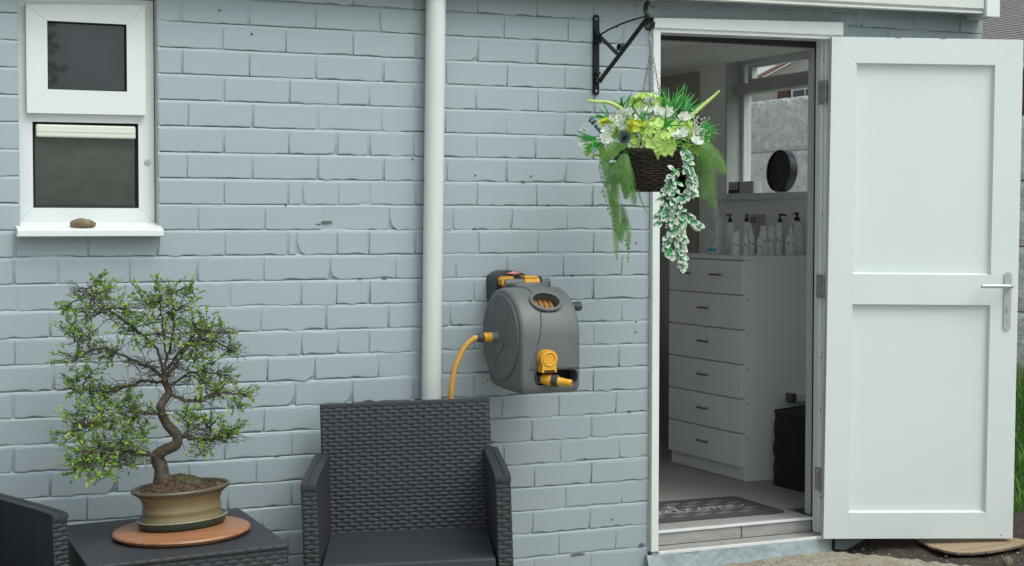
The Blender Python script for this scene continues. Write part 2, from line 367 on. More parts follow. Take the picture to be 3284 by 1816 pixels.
# ------------------------------------------------------------------ the painted brick wall
ROWS = {"-3":[0.492,0.724,0.956,1.188,1.42,1.652,1.884,2.1159,2.348,2.58,2.812],"-2":[0.376,0.608,0.84,1.072,1.304,1.536,1.768,2.0,2.232,2.464,2.696,2.928],"-1":[0.455,0.687,0.919,1.151,1.383,1.615,1.847,2.079,2.312,2.547,2.779],"0":[0.556,0.788,1.02,1.252,1.48,1.711,1.945,2.181,2.417,2.672,2.904],"1":[0.461,0.693,0.925,1.157,1.389,1.605,1.845,2.081,2.314,2.548,2.78],"2":[0.557,0.789,1.021,1.253,1.479,1.713,1.956,2.191,2.428,2.661,2.893],"3":[0.464,0.696,0.928,1.16,1.392,1.619,1.79,1.905,2.073,2.309,2.552,2.784],"4":[0.574,0.806,1.038,1.27,1.491,1.718,1.948,2.189,2.426,2.661,2.893],"5":[0.464,0.696,0.928,1.16,1.392,1.617,1.789,1.906,2.069,2.31,2.544,2.779],"6":[0.57,0.802,1.034,1.266,1.49,1.718,1.958,2.194,2.428,2.666,2.898],"7":[0.462,0.694,0.926,1.158,1.39,1.614,1.665,1.789,1.906,2.078,2.312,2.548,2.777],"8":[0.374,0.606,0.838,1.07,1.302,1.53,1.733,1.977,2.219,2.448,2.671,2.897],"9":[0.485,0.717,0.944,1.167,1.391,1.612,1.642,1.785,1.902,2.076,2.316,2.553,2.781],"10":[0.479,0.711,0.847,1.075,1.3,1.525,1.76,2.002,2.231,2.432,2.656,2.899],"11":[0.488,0.72,0.949,1.173,1.405,1.656,1.783,1.904,2.088,2.3,2.537,2.78],"12":[0.591,0.823,1.054,1.285,1.514,1.745,1.975,2.208,2.431,2.664,2.901],"13":[0.477,0.709,0.942,1.176,1.409,1.658,1.789,1.901,2.071,2.302,2.54,2.782],"14":[0.598,0.83,1.065,1.301,1.538,1.704,1.934,2.175,2.407,2.646,2.889],"15":[0.473,0.705,0.937,1.168,1.4,1.632,1.841,2.068,2.297,2.535,2.78],"16":[0.592,0.824,1.058,1.291,1.525,1.751,1.975,2.187,2.408,2.64,2.876],"17":[0.471,0.703,0.931,1.16,1.388,1.62,1.848,2.075,2.302,2.529,2.773],"18":[0.587,0.819,1.028,1.266,1.495,1.725,1.956,2.186,2.416,2.645,2.891],"19":[0.467,0.699,0.931,1.165,1.399,1.619,1.849,2.079,2.309,2.539,2.774],"20":[0.587,0.819,1.051,1.283,1.515,1.745,1.976,2.206,2.437,2.667,2.901],"21":[0.445,0.677,0.909,1.141,1.373,1.605,1.837,2.069,2.301,2.533,2.768],"22":[0.552,0.784,1.016,1.248,1.48,1.712,1.944,2.176,2.408,2.64,2.879],"23":[0.451,0.683,0.915,1.147,1.379,1.611,1.843,2.075,2.307,2.539,2.773],"24":[0.376,0.608,0.84,1.072,1.304,1.536,1.768,2.0,2.232,2.464,2.696,2.928]}
P, Z0 = 0.0858, 2.06
WIN = (0.727, 1.171, 1.372, 2.142)             # window opening x0, x1, z0, z1
DOOR = (3.013, 3.872, 0.0, 2.19)
WALL_R = 4.588
wall = thing('brick_wall', 'blue grey painted brick wall of the outbuilding with flaking joints', 'wall', (0.5, 0, 0))
def brick_mesh(x0, x1, z0, z1, rough):
    """front face lies at y = 0, worn outline, arrises rounded"""
    jt = 0.0006 + 0.0017 * rough
    k = max(2, int((x1 - x0) / 0.027)); pts = []
    sx = lambda: random.gauss(0, jt)
    def edge(a, b, n, ax):
        for i in range(n):
            t = i / n
            p = [lerp(a[0], b[0], t), lerp(a[1], b[1], t)]
            if i == 0:
                p[0] += random.gauss(0, jt * 0.7); p[1] += random.gauss(0, jt * 0.7)
            else:
                d = random.gauss(0, jt * (1.25 if ax == 'b' else 0.8))
                if ax in 'tb': p[1] += d
                else: p[0] += d
            pts.append(p)
    edge((x0, z0), (x1, z0), k, 'b'); edge((x1, z0), (x1, z1), 2, 's'); edge((x1, z1), (x0, z1), k, 't'); edge((x0, z1), (x0, z0), 2, 's')
    if rough > 0.5 and random.random() < 0.10:  # a knocked-off lower corner
        i = random.choice([0, k]); s = 1 if i == 0 else -1
        pts[i][0] += s * random.uniform(0.006, 0.014); pts[i][1] += random.uniform(0.008, 0.016)
    n = len(pts); cx = (x0 + x1) / 2; cz = (z0 + z1) / 2
    yo = random.gauss(0, 0.0005 + 0.0005 * rough); b = 0.0026 + 0.001 * rough
    def inset(p, d): 
        return (p[0] + d * (1 if p[0] < cx - (x1-x0)*0.5 + d*1.5 else -1 if p[0] > cx + (x1-x0)*0.5 - d*1.5 else 0),
                p[1] + d * (1 if p[1] < cz - (z1-z0)*0.5 + d*1.5 else -1 if p[1] > cz + (z1-z0)*0.5 - d*1.5 else 0))
    m = MB(); vs = [(p[0], 0.014, p[1]) for p in pts] + [(p[0], yo + 0.0009, p[1]) for p in pts]
    for p in pts:
        q = inset(p, b); vs.append((q[0], yo, q[1]))
    m.add(vs, [tuple(range(2*n, 3*n))] + [(i, (i+1) % n, n + (i+1) % n, n + i) for i in range(n)] + [(n+i, n+(i+1) % n, 2*n+(i+1) % n, 2*n+i) for i in range(n)])
    return m
hidden = MB()
def put_brick(x0, x1, z0, z1, rough, far=False):
    if x1 - x0 < 0.012: return
    m = brick_mesh(x0, x1, z0, z1, rough)
    if far: hidden.add(m.v, m.f)
    else: m.build('brick', M['paint'], wall, local=False)
JT = 0.0095
for ks, js in ROWS.items():
    k = int(ks); zt = Z0 - (k - 1) * P - JT; zb = Z0 - k * P
    if zt < -0.1 or k < -2: continue
    for a, b in zip([js[0] - 0.232] + js, js + [DOOR[0] - 0.002]):
        vj = random.uniform(0.004, 0.011)
        x0, x1 = a, b - vj
        if b > 3.0: x1 = b
        segs = [(x0, x1)]
        if zb < WIN[3] and zt > WIN[2] + 0.01:   # cut round the window
            segs = []
            if x0 < WIN[0]: segs.append((x0, min(x1, WIN[0])))
            if x1 > WIN[1]: segs.append((max(x0, WIN[1]), x1))
            if k == -0: pass
        if k in range(0, 9) and x1 <= WIN[0] + 0.24:
            segs = [(0.47, WIN[0])] if x0 <= 0.6 < x1 else [q for q in segs if q[0] > 0.9]
        for s0, s1 in segs:
            if s1 < 0.45: continue
            top = zt
            if k == -1 and s1 > 2.95: s1 = 2.945
            rough = 0.15 if (s0 < 1.55 and k < 9) else min(1.0, 0.35 + 0.05 * max(0, k - 2) + (0.25 if s0 > 1.6 else 0))
            px_out = (k >= 19 and s1 < 0.9 + 0.1) or k >= 24 or s1 < 0.62
            put_brick(s0, s1, zb, zt, rough, far=px_out)
# lintel strip over the door, and the bricks to the right of it
lt = MB(); lt.grid(lambda u, v: (lerp(2.956, 3.962, u), 0.001 + 0.0025 * nz(u * 34, v * 6) + 0.0012 * nz(u * 90, v * 16, 5), lerp(2.164 + 0.02 * u + 0.003 * nz(u * 30, 1), 2.30, v)), 90, 12)
lt.add([(2.956,0.03,2.16),(3.962,0.03,2.18),(3.962,0.03,2.30),(2.956,0.03,2.30)], [(0,1,2,3)])
lt.build('lintel', M['paint_rough'], wall, local=False, smooth=True)
for k, (z0, z1) in {0: (2.180, 2.262), 1: (2.092, 2.171), 2: (2.006, 2.084)}.items():
    xs = [3.985, 4.235, 4.472, WALL_R] if k % 2 == 0 else [3.875, 4.11, 4.345, WALL_R]
    for a, b in zip(xs[:-1], xs[1:]): put_brick(a, b - (0.010 if b < WALL_R else 0), z0, z1, 0.7)
put_brick(3.885, 3.975, 2.178, 2.262, 0.6) if False else None
for k in range(2, 25):                          # courses behind the open door
    zt = Z0 - (k - 1) * P - JT - 0.052; zb = Z0 - k * P - 0.052
    if zt < 0.0: break
    xs = [3.875, 4.11, 4.345, WALL_R] if k % 2 else [3.875, 3.99, 4.225, 4.46, WALL_R]
    for a, b in zip(xs[:-1], xs[1:]): put_brick(a, b - 0.009, zb, zt, 0.6, far=True)
hidden.build('brick_infill', M['paint'], wall, local=False, kind='stuff')
# mortar: bed joints weathered, sloping back under each course
mo = MB(); xs = list(np.arange(0.2, WALL_R - 0.004, 0.022)) + [WALL_R - 0.004]
zs = []
for k in range(-3, 26):
    z = Z0 - k * P
    zs += [(z - JT - 0.001, 0.0010), (z - JT * 0.36, 0.0016), (z - 0.0022, 0.0105), (z + 0.0018, 0.0108), (z + 0.012, 0.0030), (z + 0.055, 0.0030)]
zs = sorted(zs)
rows = []
def skew(x): return -0.052 if x > 3.9 else 0.0
for z, y in zs:
    rows.append([(x, (y if y < 0.01 else 0.0020 + (y - 0.0020) * max(0.0, min(1.0, 0.75 + 1.5 * nz(x * 5.5, z * 31, 8)))) + 0.0011 * nz(x * 26, z * 26) + 0.0008 * nz(x * 70, z * 70, 4), z + skew(x)) for x in xs])
w = len(xs); mo.add([p for r in rows for p in r], [])
for j in range(len(zs) - 1):
    for i in range(w - 1):
        xc = (xs[i] + xs[i+1]) / 2; zc = (zs[j][0] + zs[j+1][0]) / 2
        if WIN[0] - 0.006 < xc < WIN[1] + 0.006 and WIN[2] < zc < WIN[3]: continue
        if DOOR[0] + 0.0 < xc < DOOR[1] and zc < DOOR[3]: continue
        if zc > 2.36 or zc < -0.12: continue
        mo.f.append((j*w+i, j*w+i+1, (j+1)*w+i+1, (j+1)*w+i)); mo.mi.append(0)
mo.build('mortar', M['paint'], wall, local=False, smooth=True, fixn=False)
# solid core of the wall with its two openings
co = MB()
for a, b in (((0.2, 0.0155, -0.15), (WIN[0]-0.004, 0.20, 2.40)), ((WIN[0]-0.004, 0.0155, -0.15), (WIN[1]+0.004, 0.20, WIN[2]-0.002)), ((WIN[0]-0.004, 0.0155, WIN[3]), (WIN[1]+0.004, 0.20, 2.40)),
             ((WIN[1]+0.004, 0.0155, -0.15), (DOOR[0]-0.004, 0.20, 2.40)), ((DOOR[0]-0.004, 0.0155, DOOR[3]+0.01), (DOOR[1]+0.006, 0.20, 2.40)), ((DOOR[1]+0.006, 0.0155, -0.15), (WALL_R - 0.006, 0.20, 2.40))):
    co.box(a, b)
co.build('wall_core', M['paint'], wall, local=False)
# reveal beside the window: raw edge of the opening, seen at the right of the frame
rv = MB(); rv.box((WIN[1] - 0.0015, 0.003, WIN[2] + 0.012), (WIN[1] + 0.004, 0.06, WIN[3]))
rv.build('window_reveal', M['post'], wall, local=False)
ch = MB()
for x, z, a, b, n in ((1.745, 1.398, 0.020, 0.006, 11), (1.716, 1.390, 0.010, 0.004, 7), (2.985, 0.178, 0.012, 0.007, 9), (2.715, 0.165, 0.030, 0.005, 12)):
    pts = [(x + a * math.cos(2*PI*i/n) * random.uniform(0.75, 1.2), z + b * math.sin(2*PI*i/n) * random.uniform(0.6, 1.3)) for i in range(n)]
    ch.prism(pts, lambda p, q, d: (p, d, q), -0.0016, 0.006)
rc_ = random.Random(21)
for i in range(26):                             # small knocks along the lower edges of the worn bricks
    k = rc_.randint(6, 22); x = rc_.uniform(1.55, 2.98); z = Z0 - k * P + rc_.uniform(-0.002, 0.004); a = rc_.uniform(0.004, 0.011); b = rc_.uniform(0.0018, 0.0035); n = 8
    pts = [(x + a * math.cos(2*PI*j/n) * rc_.uniform(0.6, 1.2), z + b * math.sin(2*PI*j/n) * rc_.uniform(0.6, 1.3)) for j in range(n)]
    ch.prism(pts, lambda p, q, d: (p, d, q), -0.0018, 0.006)
ch.build('bare_patch', M['chip'], wall, local=False)
ho = MB()
for x, z in ((1.484, 2.028), (1.375, 2.101), (2.955, 1.32), (2.956, 1.025), (2.955, 0.985), (2.06, 1.62), (2.30, 1.565), (2.745, 0.52), (2.86, 0.285), (2.52, 1.565), (2.87, 2.12), (1.60, 1.455), (2.69, 1.20)):
    ho.add([(x + 0.0035*math.cos(2*PI*i/8), -0.0028, z + 0.0035*math.sin(2*PI*i/8)) for i in range(8)], [tuple(range(8))])
ho.build('nail_hole', M['black'], wall, local=False, kind='stuff')
# corner of the house: the brick return on the right-hand side
rt = MB(); rt.box((4.452, 0.2005, -0.15), (4.585, 0.90, 2.40)); rt.box((4.452, 1.765, -0.15), (4.585, 2.75, 2.40)); rt.box((4.452, 2.75, -0.15), (4.585, 6.1, 0.9)); rt.box((4.452, 2.75, 2.18), (4.585, 6.1, 2.40)); rt.box((4.452, 6.1, -0.15), (4.585, 6.4, 2.40)); rt.box((4.452, 0.90, -0.15), (4.585, 1.765, 1.512)); rt.box((4.452, 0.90, 2.232), (4.585, 1.765, 2.40))
rt.build('side_wall', M['plaster'], wall, local=False)

# ------------------------------------------------------------------ roof edge
fa = thing('roof_fascia', 'long white fascia board along the eaves above the door', 'fascia', (2.5, -0.10, 2.22))
fz = lambda x: 2.225 + 0.0143 * (x - 3.208)
fm = MB()
prof = [(-0.10, 0.016), (-0.106, 0.004), (-0.100, 0.0), (-0.085, 0.0), (-0.085, 0.40), (-0.112, 0.40), (-0.112, 0.022)]
n = len(prof)
for x in (0.2, 4.500): fm.v += [(x, y, fz(x) + z) for y, z in prof]
fm.f += [tuple(range(n)), tuple(range(n, 2*n))[::-1]] + [(i, (i+1) % n, n+(i+1) % n, n+i) for i in range(n)]; fm.mi += [0] * (n + 2)
fm.build('board', M['gutter'], fa, local=False)
e = MB(); e.rbox((4.503, -0.125, fz(4.5) - 0.013), (4.572, 0.02, fz(4.5) + 0.40), 0.004); e.build('end_cap', M['upvc'], fa, local=False)
tag((lambda m: m.build('roof', M['shingle'], None))(MB().box((0.1, -0.084, 2.42), (4.66, 6.6, 2.50))), 'flat grey roof slab of the outbuilding behind the fascia', 'roof')

# ------------------------------------------------------------------ left window
wn = thing('casement_window', 'small white plastic window with open top light and frosted lower pane', 'window', (0.945, 0.05, 1.388))
def ring(mb, o, i, y0, y1, r=0.003):
    """mitred frame between outer rect o and inner rect i (x0,x1,z0,z1); four mitred lengths with hairline gaps"""
    g = 0.0004; ox0, ox1, oz0, oz1 = o; ix0, ix1, iz0, iz1 = i
    quads = [[(ox0+g, oz0), (ox1-g, oz0), (ix1-g, iz0), (ix0+g, iz0)], [(ox1, oz0+g), (ox1, oz1-g), (ix1, iz1-g), (ix1, iz0+g)],
             [(ox1-g, oz1), (ox0+g, oz1), (ix0+g, iz1), (ix1-g, iz1)], [(ox0, oz1-g), (ox0, oz0+g), (ix0, iz0+g), (ix0, iz1-g)]]
    out = []
    for q in quads:
        m = MB(); b = 0.004
        cx = sum(p[0] for p in q) / 4; cz = sum(p[1] for p in q) / 4
        fr = [(p[0], p[1]) for p in q]
        # chamfer the inner edge (last two points)
        inn = [((1 - 0.14) * q[k][0] + 0.14 * q[3 - k if k in (0, 3) else 3 - k][0], 0) for k in range(4)]
        m.prism(fr, lambda a, c, d: (a, d, c), y0, y1); out.append(m)
    return out
fr_o = (0.729, 1.166, 1.397, 2.125)
for m in ring(None, fr_o, (0.776, 1.114, 1.444, 1.722), 0.05, 0.11)[:0]: pass
# outer frame: jambs, cill piece, mullion and head
for nm, q in (('frame_jamb', [(0.729, 1.397), (0.776, 1.444), (0.776, 2.08), (0.729, 2.127)]), ('frame_jamb', [(1.166, 1.397), (1.166, 2.127), (1.114, 2.08), (1.114, 1.444)]),
              ('frame_cill', [(0.7294, 1.3966), (1.1656, 1.3966), (1.1136, 1.4436), (0.7764, 1.4436)]), ('frame_head', [(0.7296, 2.127), (0.7766, 2.0804), (1.1134, 2.0804), (1.1654, 2.127)]),
              ('mullion', [(0.7764, 1.720), (1.1136, 1.722), (1.1136, 1.775), (0.7764, 1.775)])):
    m = MB(); m.prism(q, lambda a, c, d: (a, d, c), 0.050, 0.10); m.build(nm, M['upvc'], wn, local=False)
gl = MB()                                       # glazing beads: a sloped lip inside the lower light
for q in ([(0.776, 1.444), (1.114, 1.444), (1.106, 1.4515), (0.784, 1.4515)], [(1.114, 1.444), (1.114, 1.722), (1.106, 1.7145), (1.106, 1.4515)], [(0.776, 1.722), (0.776, 1.444), (0.784, 1.4515), (0.784, 1.7145)], [(1.114, 1.722), (0.776, 1.720), (0.784, 1.7145), (1.106, 1.7145)]):
    b = len(gl.v); gl.v += [(q[0][0], 0.0502, q[0][1]), (q[1][0], 0.0502, q[1][1]), (q[2][0], 0.064, q[2][1]), (q[3][0], 0.064, q[3][1])]; gl.f.append((b, b+1, b+2, b+3)); gl.mi.append(0)
gl.build('glazing_bead', M['black_strip'], wn, local=False)
m = MB(); m.rbox((0.7845, 0.066, 1.452), (1.1055, 0.070, 1.714), 0.0005, 1); m.build('lower_pane', M['winglass_low'], wn, local=False)
sash = thing('x', None, None); bpy.data.objects.remove(sash)
so = (0.756, 1.134, 1.746, 2.098)
sh = None
sq = [[(0.756, 1.746), (1.134, 1.749), (1.0735, 1.8235), (0.8215, 1.8235)], [(1.134, 1.7494), (1.134, 2.108), (1.0735, 2.0415), (1.0735, 1.8239)], [(1.1336, 2.1084), (0.7564, 2.090), (0.8219, 2.0419), (1.0731, 2.0419)], [(0.756, 2.0896), (0.756, 1.7464), (0.8215, 1.8239), (0.8215, 2.0415)]]
mm = MB(); mm.prism(sq[0], lambda a, c, d: (a, d, c), 0.026, 0.066); sh = mm.build('sash_rail', M['upvc'], wn, local=False)
for q, nm in ((sq[1], 'sash_stile'), (sq[2], 'sash_rail'), (sq[3], 'sash_stile')):
    mm = MB(); mm.prism(q, lambda a, c, d: (a, d, c), 0.026, 0.066); mm.build(nm, M['upvc'], wn, local=False)
m = MB(); m.rbox((0.822, 0.045, 1.824), (1.073, 0.049, 2.041), 0.0005, 1); m.build('upper_pane', M['winglass_up'], wn, local=False)
m = MB()
for q in ([(0.8215, 1.8235), (1.0735, 1.8235), (1.069, 1.828), (0.826, 1.828)], [(1.0735, 1.8235), (1.0735, 2.0415), (1.069, 2.037), (1.069, 1.828)], [(0.8215, 2.0415), (0.8215, 1.8235), (0.826, 1.828), (0.826, 2.037)], [(1.0735, 2.0415), (0.8215, 2.0415), (0.826, 2.037), (1.069, 2.037)]):
    b = len(m.v); m.v += [(q[0][0], 0.0262, q[0][1]), (q[1][0], 0.0262, q[1][1]), (q[2][0], 0.0445, q[2][1]), (q[3][0], 0.0445, q[3][1])]; m.f.append((b, b+1, b+2, b+3)); m.mi.append(0)
m.build('gasket', M['black_strip'], wn, local=False)
m = MB(); m.rbox((0.786, 0.040, 1.671), (1.104, 0.066, 1.712), 0.005); m.box((0.789, 0.0385, 1.689), (1.101, 0.0402, 1.6905)); m.build('trickle_vent', M['cream'], wn, local=False)
m = MB(); m.lathe([(0.010, 0), (0.010, 0.003), (0.006, 0.0035), (0.006, 0.002), (0.0025, 0.002), (0.0025, 0.004)], 16, (1.142, 0.0495, 1.596), mx=Matrix.Rotation(PI/2, 4, 'X')); m.build('lock_screw', M['satin'], wn, local=False, smooth=True, autosmooth=30)
m = MB(); pr = [(0.052, 1.396), (0.052, 1.362), (-0.042, 1.350), (-0.052, 1.3535), (-0.052, 1.3705), (-0.046, 1.3755), (0.050, 1.3965)]
m.prism(pr, lambda a, c, d: (d, a, c), 0.713, 1.173); m.build('sill', M['upvc'], wn, local=False)
# dim room behind the window: walls so that nothing shows through
# ------------------------------------------------------------------ stone on the sill
m = MB()
def blob(fn, nu=16, nv=10):
    mb = MB(); vs = []; fs = []
    for j in range(nv + 1):
        for i in range(nu):
            th = PI * j / nv; ph = 2 * PI * i / nu
            d = Vector((math.sin(th) * math.cos(ph), math.sin(th) * math.sin(ph), math.cos(th))); vs.append(fn(d))
    for j in range(nv):
        for i in range(nu): fs.append((j*nu+i, j*nu+(i+1) % nu, (j+1)*nu+(i+1) % nu, (j+1)*nu+i))
    return mb.add(vs, fs)
def rockfn(c, a, seed, rough=0.22):
    def f(d):
        r = 1 + rough * nz(d.x * 1.6 + seed, d.y * 1.6, d.z * 1.6) + 0.08 * nz(d.x * 5 + seed, d.y * 5, d.z * 5)
        return (c[0] + d.x * a[0] * r, c[1] + d.y * a[1] * r, c[2] + d.z * a[2] * r)
    return f
def stone_profile(d):
    x = d.x * 0.041; top = lerp(0.023, 0.015, (d.x + 1) / 2)
    r = 1 + 0.14 * nz(d.x * 2, d.y * 2, d.z * 2) + 0.07 * nz(d.x * 6, d.y * 6, d.z * 6)
    return (0.921 + x * r, -0.018 + d.y * 0.022 * r, 1.3805 + max(d.z, -0.55) * top * r + 0.010)
tag(blob(stone_profile, 20, 12).build('stone', M['rock'], None, smooth=True), 'small brown stone lying on the white window sill', 'stone')

# ------------------------------------------------------------------ downpipe
dp = thing('downpipe', 'white plastic downpipe running down the brick wall behind the armchair', 'drainpipe', (2.10, -0.045, gz(2.1)))
m = MB(); m.tube([(2.136 - 0.0135 * (2.5 - z), -0.046, z) for z in (gz(2.1), 0.8, 1.6, 2.5)], 0.0350, 28); m.build('pipe', M['pvc'], dp, local=False, smooth=True, autosmooth=50)

# ------------------------------------------------------------------ doorstep
ds = thing('doorstep', 'tiled two tier doorstep with white edge trims on a rough plinth', 'step', (3.42, 0, 0.05))
zb_, zi_ = 0.150, 0.207
m = MB(); m.grid(lambda u, v: (lerp(2.995, 3.852, u), -0.026 - 0.024 * (1 - v) - 0.008 * nz(u * 12, v * 2) - 0.0035 * nz(u * 44, v * 8, 2) - 0.002 * nz(u * 110, v * 20, 6) + (0.03 * max(0, (u - 0.96) / 0.04) ** 2), lerp(-0.03, 0.142, v)), 150, 26)
m.box((3.0, -0.016, -0.05), (3.845, 0.19, 0.138)); m.build('plinth', M['paint_rough'], ds, local=False, smooth=True, autosmooth=60)
for x0, x1 in ((3.022, 3.355), (3.358, 3.835)):
    m = MB(); m.rbox((x0, -0.018, 0.139), (x1, 0.078, zb_), 0.0012, 1); m.build('tile', M['tile'], ds, local=False)
for x0, x1 in ((3.022, 3.478), (3.483, 3.812)):
    m = MB(); m.rbox((x0, 0.079, 0.151), (x1, 0.09, zi_ - 0.009), 0.0012, 1); m.build('tile', M['tile'], ds, local=False)
m = MB(); m.box((3.03, 0.0905, 0.13), (3.83, 0.19, zi_ - 0.010)); m.box((3.03, 0.0855, 0.140), (3.83, 0.0905, 0.196)); m.box((3.03, 0.0, 0.1385), (3.83, 0.08, 0.145)); m.build('screed', M['grout'], ds, local=False)
m = MB(); m.rbox((3.046, -0.0255, 0.1385), (3.768, -0.0185, 0.1525), 0.002); m.rbox((3.770, -0.0275, 0.1395), (3.822, -0.0200, 0.1535), 0.002); m.build('lower_trim', M['trim'], ds, local=False)
m = MB(); m.rbox((3.022, 0.0730, zi_ - 0.0085), (3.818, 0.0840, zi_ + 0.0025), 0.002); m.build('upper_trim', M['trim'], ds, local=False)

# ------------------------------------------------------------------ door frame
df = thing('door_frame', 'white timber door frame with three old hinges round the open doorway', 'door frame', (3.43, 0.03, 0.15))
m = MB(); m.rbox((3.016, -0.022, 0.152), (3.047, 0.085, 2.135), 0.002); m.build('left_jamb', M['frame'], df, local=False)
# right jamb: stepped profile (outer bead, rebate, stop), extruded upwards
m = MB(); pr = [(3.872, -0.022), (3.826, -0.022), (3.826, -0.010), (3.822, -0.006), (3.822, 0.012), (3.816, 0.016), (3.816, 0.034), (3.812, 0.038), (3.812, 0.072), (3.872, 0.072)]
m.prism(pr, lambda a, c, d: (a, c, d), 0.1535, 2.128); m.build('right_jamb', M['frame'], df, local=False)
m = MB(); m.rbox((3.8195, 0.0725, 0.1535), (3.8725, 0.094, 2.12), 0.001, 1); m.box((3.0475, 0.0725, 2.094), (3.819, 0.094, 2.12)); m.build('black_strip', M['black_strip'], df, local=False)  # black strip filling the groove behind the frame
hz = lambda x: 0.026 * (x - 3.03) / 0.84
m = MB()
for (y0, y1, za, zc) in ((-0.031, -0.0225, 2.1235, 2.160), (-0.022, 0.072, 2.108, 2.1590)):
    x0, x1 = (3.014, 3.868) if y0 < -0.03 else (3.0475, 3.8715)
    m.add([(x, y, z + hz(x) * (0.45 if z < 2.13 else 1)) for x in (x0, x1) for y in (y0, y1) for z in (za, zc)], [(0,1,3,2),(4,6,7,5),(0,4,5,1),(2,3,7,6),(0,2,6,4),(1,5,7,3)])
m.build('head', M['frame'], df, local=False)
m = MB(); m.box((3.0475, 0.095, 0.15), (3.051, 0.20, 2.10)); m.rbox((3.826, 0.095, 0.212), (3.872, 0.148, 2.108), 0.004); m.box((3.0475, 0.0945, 2.104), (3.8715, 0.20, 2.20)); m.build('wall_reveal', M['reveal'], df, local=False)
for z in (1.913, 1.143, 0.371):
    m = MB(); m.rbox((3.8085, 0.002, z - 0.047), (3.8105, 0.054, z + 0.047), 0.0006, 1)
    m.box((3.8104, 0.004, z - 0.046), (3.8165, 0.036, z + 0.046))
    for dz in (-0.032, 0.0, 0.032): m.lathe([(0.004, 0), (0.003, 0.0012)], 8, (3.8084, 0.036, z + dz), mx=Matrix.Rotation(-PI/2, 4, 'Y'))
    m.build('hinge_leaf', M['hinge'], df, local=False)
    h = MB()
    for i in range(5): h.tube([(3.8085, 0.000, z - 0.046 + i * 0.0187), (3.8085, 0.000, z - 0.0285 + i * 0.0187)], 0.0052, 10)
    h.tube([(3.8085, 0.000, z - 0.052), (3.8085, 0.000, z - 0.046)], 0.0035, 8)
    h.build('hinge_knuckle', M['hinge'], df, local=False, smooth=True, autosmooth=50)
m = MB()
for z, y in ((2.045, 0.024), (1.43, 0.024), (0.86, 0.026), (0.65, 0.026), (0.30, 0.02), (0.318, 0.03)): m.lathe([(0.0035, 0), (0.0035, 0.0012)], 8, (3.8155 if z > 0.4 else 3.8155, y, z), mx=Matrix.Rotation(-PI/2, 4, 'Y'))
m.build('screw_hole', M['black'], df, local=False)

# ------------------------------------------------------------------ the open door
ANG = -R(21)
lean = Matrix.Rotation(R(0.5), 4, 'Y') @ Matrix.Scale(0.765 / 0.752, 4, (1, 0, 0))
dr = thing('panel_door', 'white two panel door swung wide open against the outside wall', 'door', (3.785, -0.034, 0.147), Matrix.Rotation(ANG, 4, 'Z') @ lean)
# door-local: x along the leaf, -y towards the viewer, z up from the bottom edge
H, WD = 1.977, 0.752
T0, T1 = -0.020, 0.020
st = [('stile', [(0.0, 0.0), (0.0985, 0.0), (0.0985, 1.876), (0.0, 1.977)]), ('stile', [(0.752, 0.0), (0.752, 1.977), (0.6425, 1.876), (0.6425, 0.0)]),
      ('top_rail', [(0.0006, 1.977), (0.0989, 1.8764), (0.6421, 1.8764), (0.7514, 1.977)]), ('mid_rail', [(0.0988, 0.930), (0.6422, 0.930), (0.6422, 1.049), (0.0988, 1.049)]), ('bottom_rail', [(0.0988, 0.0), (0.6422, 0.0), (0.6422, 0.103), (0.0988, 0.103)])]
for nm, q in st:
    m = MB(); m.prism(q, lambda a, c, d: (a, d, c), T0, T1); m.build(nm, M['door'], dr)
for z0, z1 in ((0.103, 0.930), (1.049, 1.8764)):
    m = MB(); m.box((0.0985, 0.001, z0 - 0.0), (0.6425, 0.008, z1)); m.build('panel', M['door'], dr)
    # planted bead sloping from the frame down to the panel
    bd = MB(); a = 0.0988; b = 0.6422; d = 0.006
    for p, q, r, s in (((a, z0), (b, z0), (b-d, z0+d), (a+d, z0+d)), ((b, z0), (b, z1), (b-d, z1-d), (b-d, z0+d)), ((b, z1), (a, z1), (a+d, z1-d), (b-d, z1-d)), ((a, z1), (a, z0), (a+d, z0+d), (a+d, z1-d))):
        bd.add([(p[0], -0.014, p[1]), (q[0], -0.014, q[1]), (r[0], 0.0012, r[1]), (s[0], 0.0012, s[1])], [(0, 1, 2, 3)])
    bd.build('bead', M['door'], dr)
m = MB()
for x in (0.26, 0.435): m.prism([(x - 0.012, H + 0.0012), (x + 0.012, H + 0.0012), (x + 0.008, H - 0.003), (x - 0.008, H - 0.003)], lambda a, c, d: (a, d, c), T0 - 0.0006, T0 + 0.01)
m.build('drain_notch', M['ink_grey'], dr)
m = MB(); m.lathe([(0.0025, 0), (0.0025, 0.001)], 8, (0.705, T0 - 0.0008, 0.013), mx=Matrix.Rotation(PI/2, 4, 'X')); m.build('screw_hole', M['black'], dr)
hd = MB(); pts = circ(10, 0.0145, (0.709, 1.047), 0, PI, True) + circ(10, 0.0145, (0.709, 0.846), PI, 2 * PI, True)
hd.prism(pts, lambda a, c, d: (a, d, c), T0 - 0.007, T0 + 0.001)
hb = hd.build('handle', M['satin'], dr)
lv = MB(); lv.tube(spline([(0.711, T0 - 0.006, 1.006), (0.711, T0 - 0.036, 1.006), (0.702, T0 - 0.046, 1.006), (0.66, T0 - 0.047, 1.007), (0.60, T0 - 0.046, 1.006), (0.588, T0 - 0.044, 1.006)], 22), [0.009] * 6 + [0.0078] * 13 + [0.007, 0.006, 0.003], 12); lv.build('lever', M['satin'], hb, smooth=True, autosmooth=60)
kh = MB(); kh.prism(circ(12, 0.0075, (0.706, 0.921), R(-60), R(240), True) + [(0.7015, 0.902), (0.7062, 0.8985), (0.711, 0.902)], lambda a, c, d: (a, d, c), T0 - 0.0095, T0 - 0.006); kh.build('keyhole', M['hinge'], hb)
sc_ = MB()
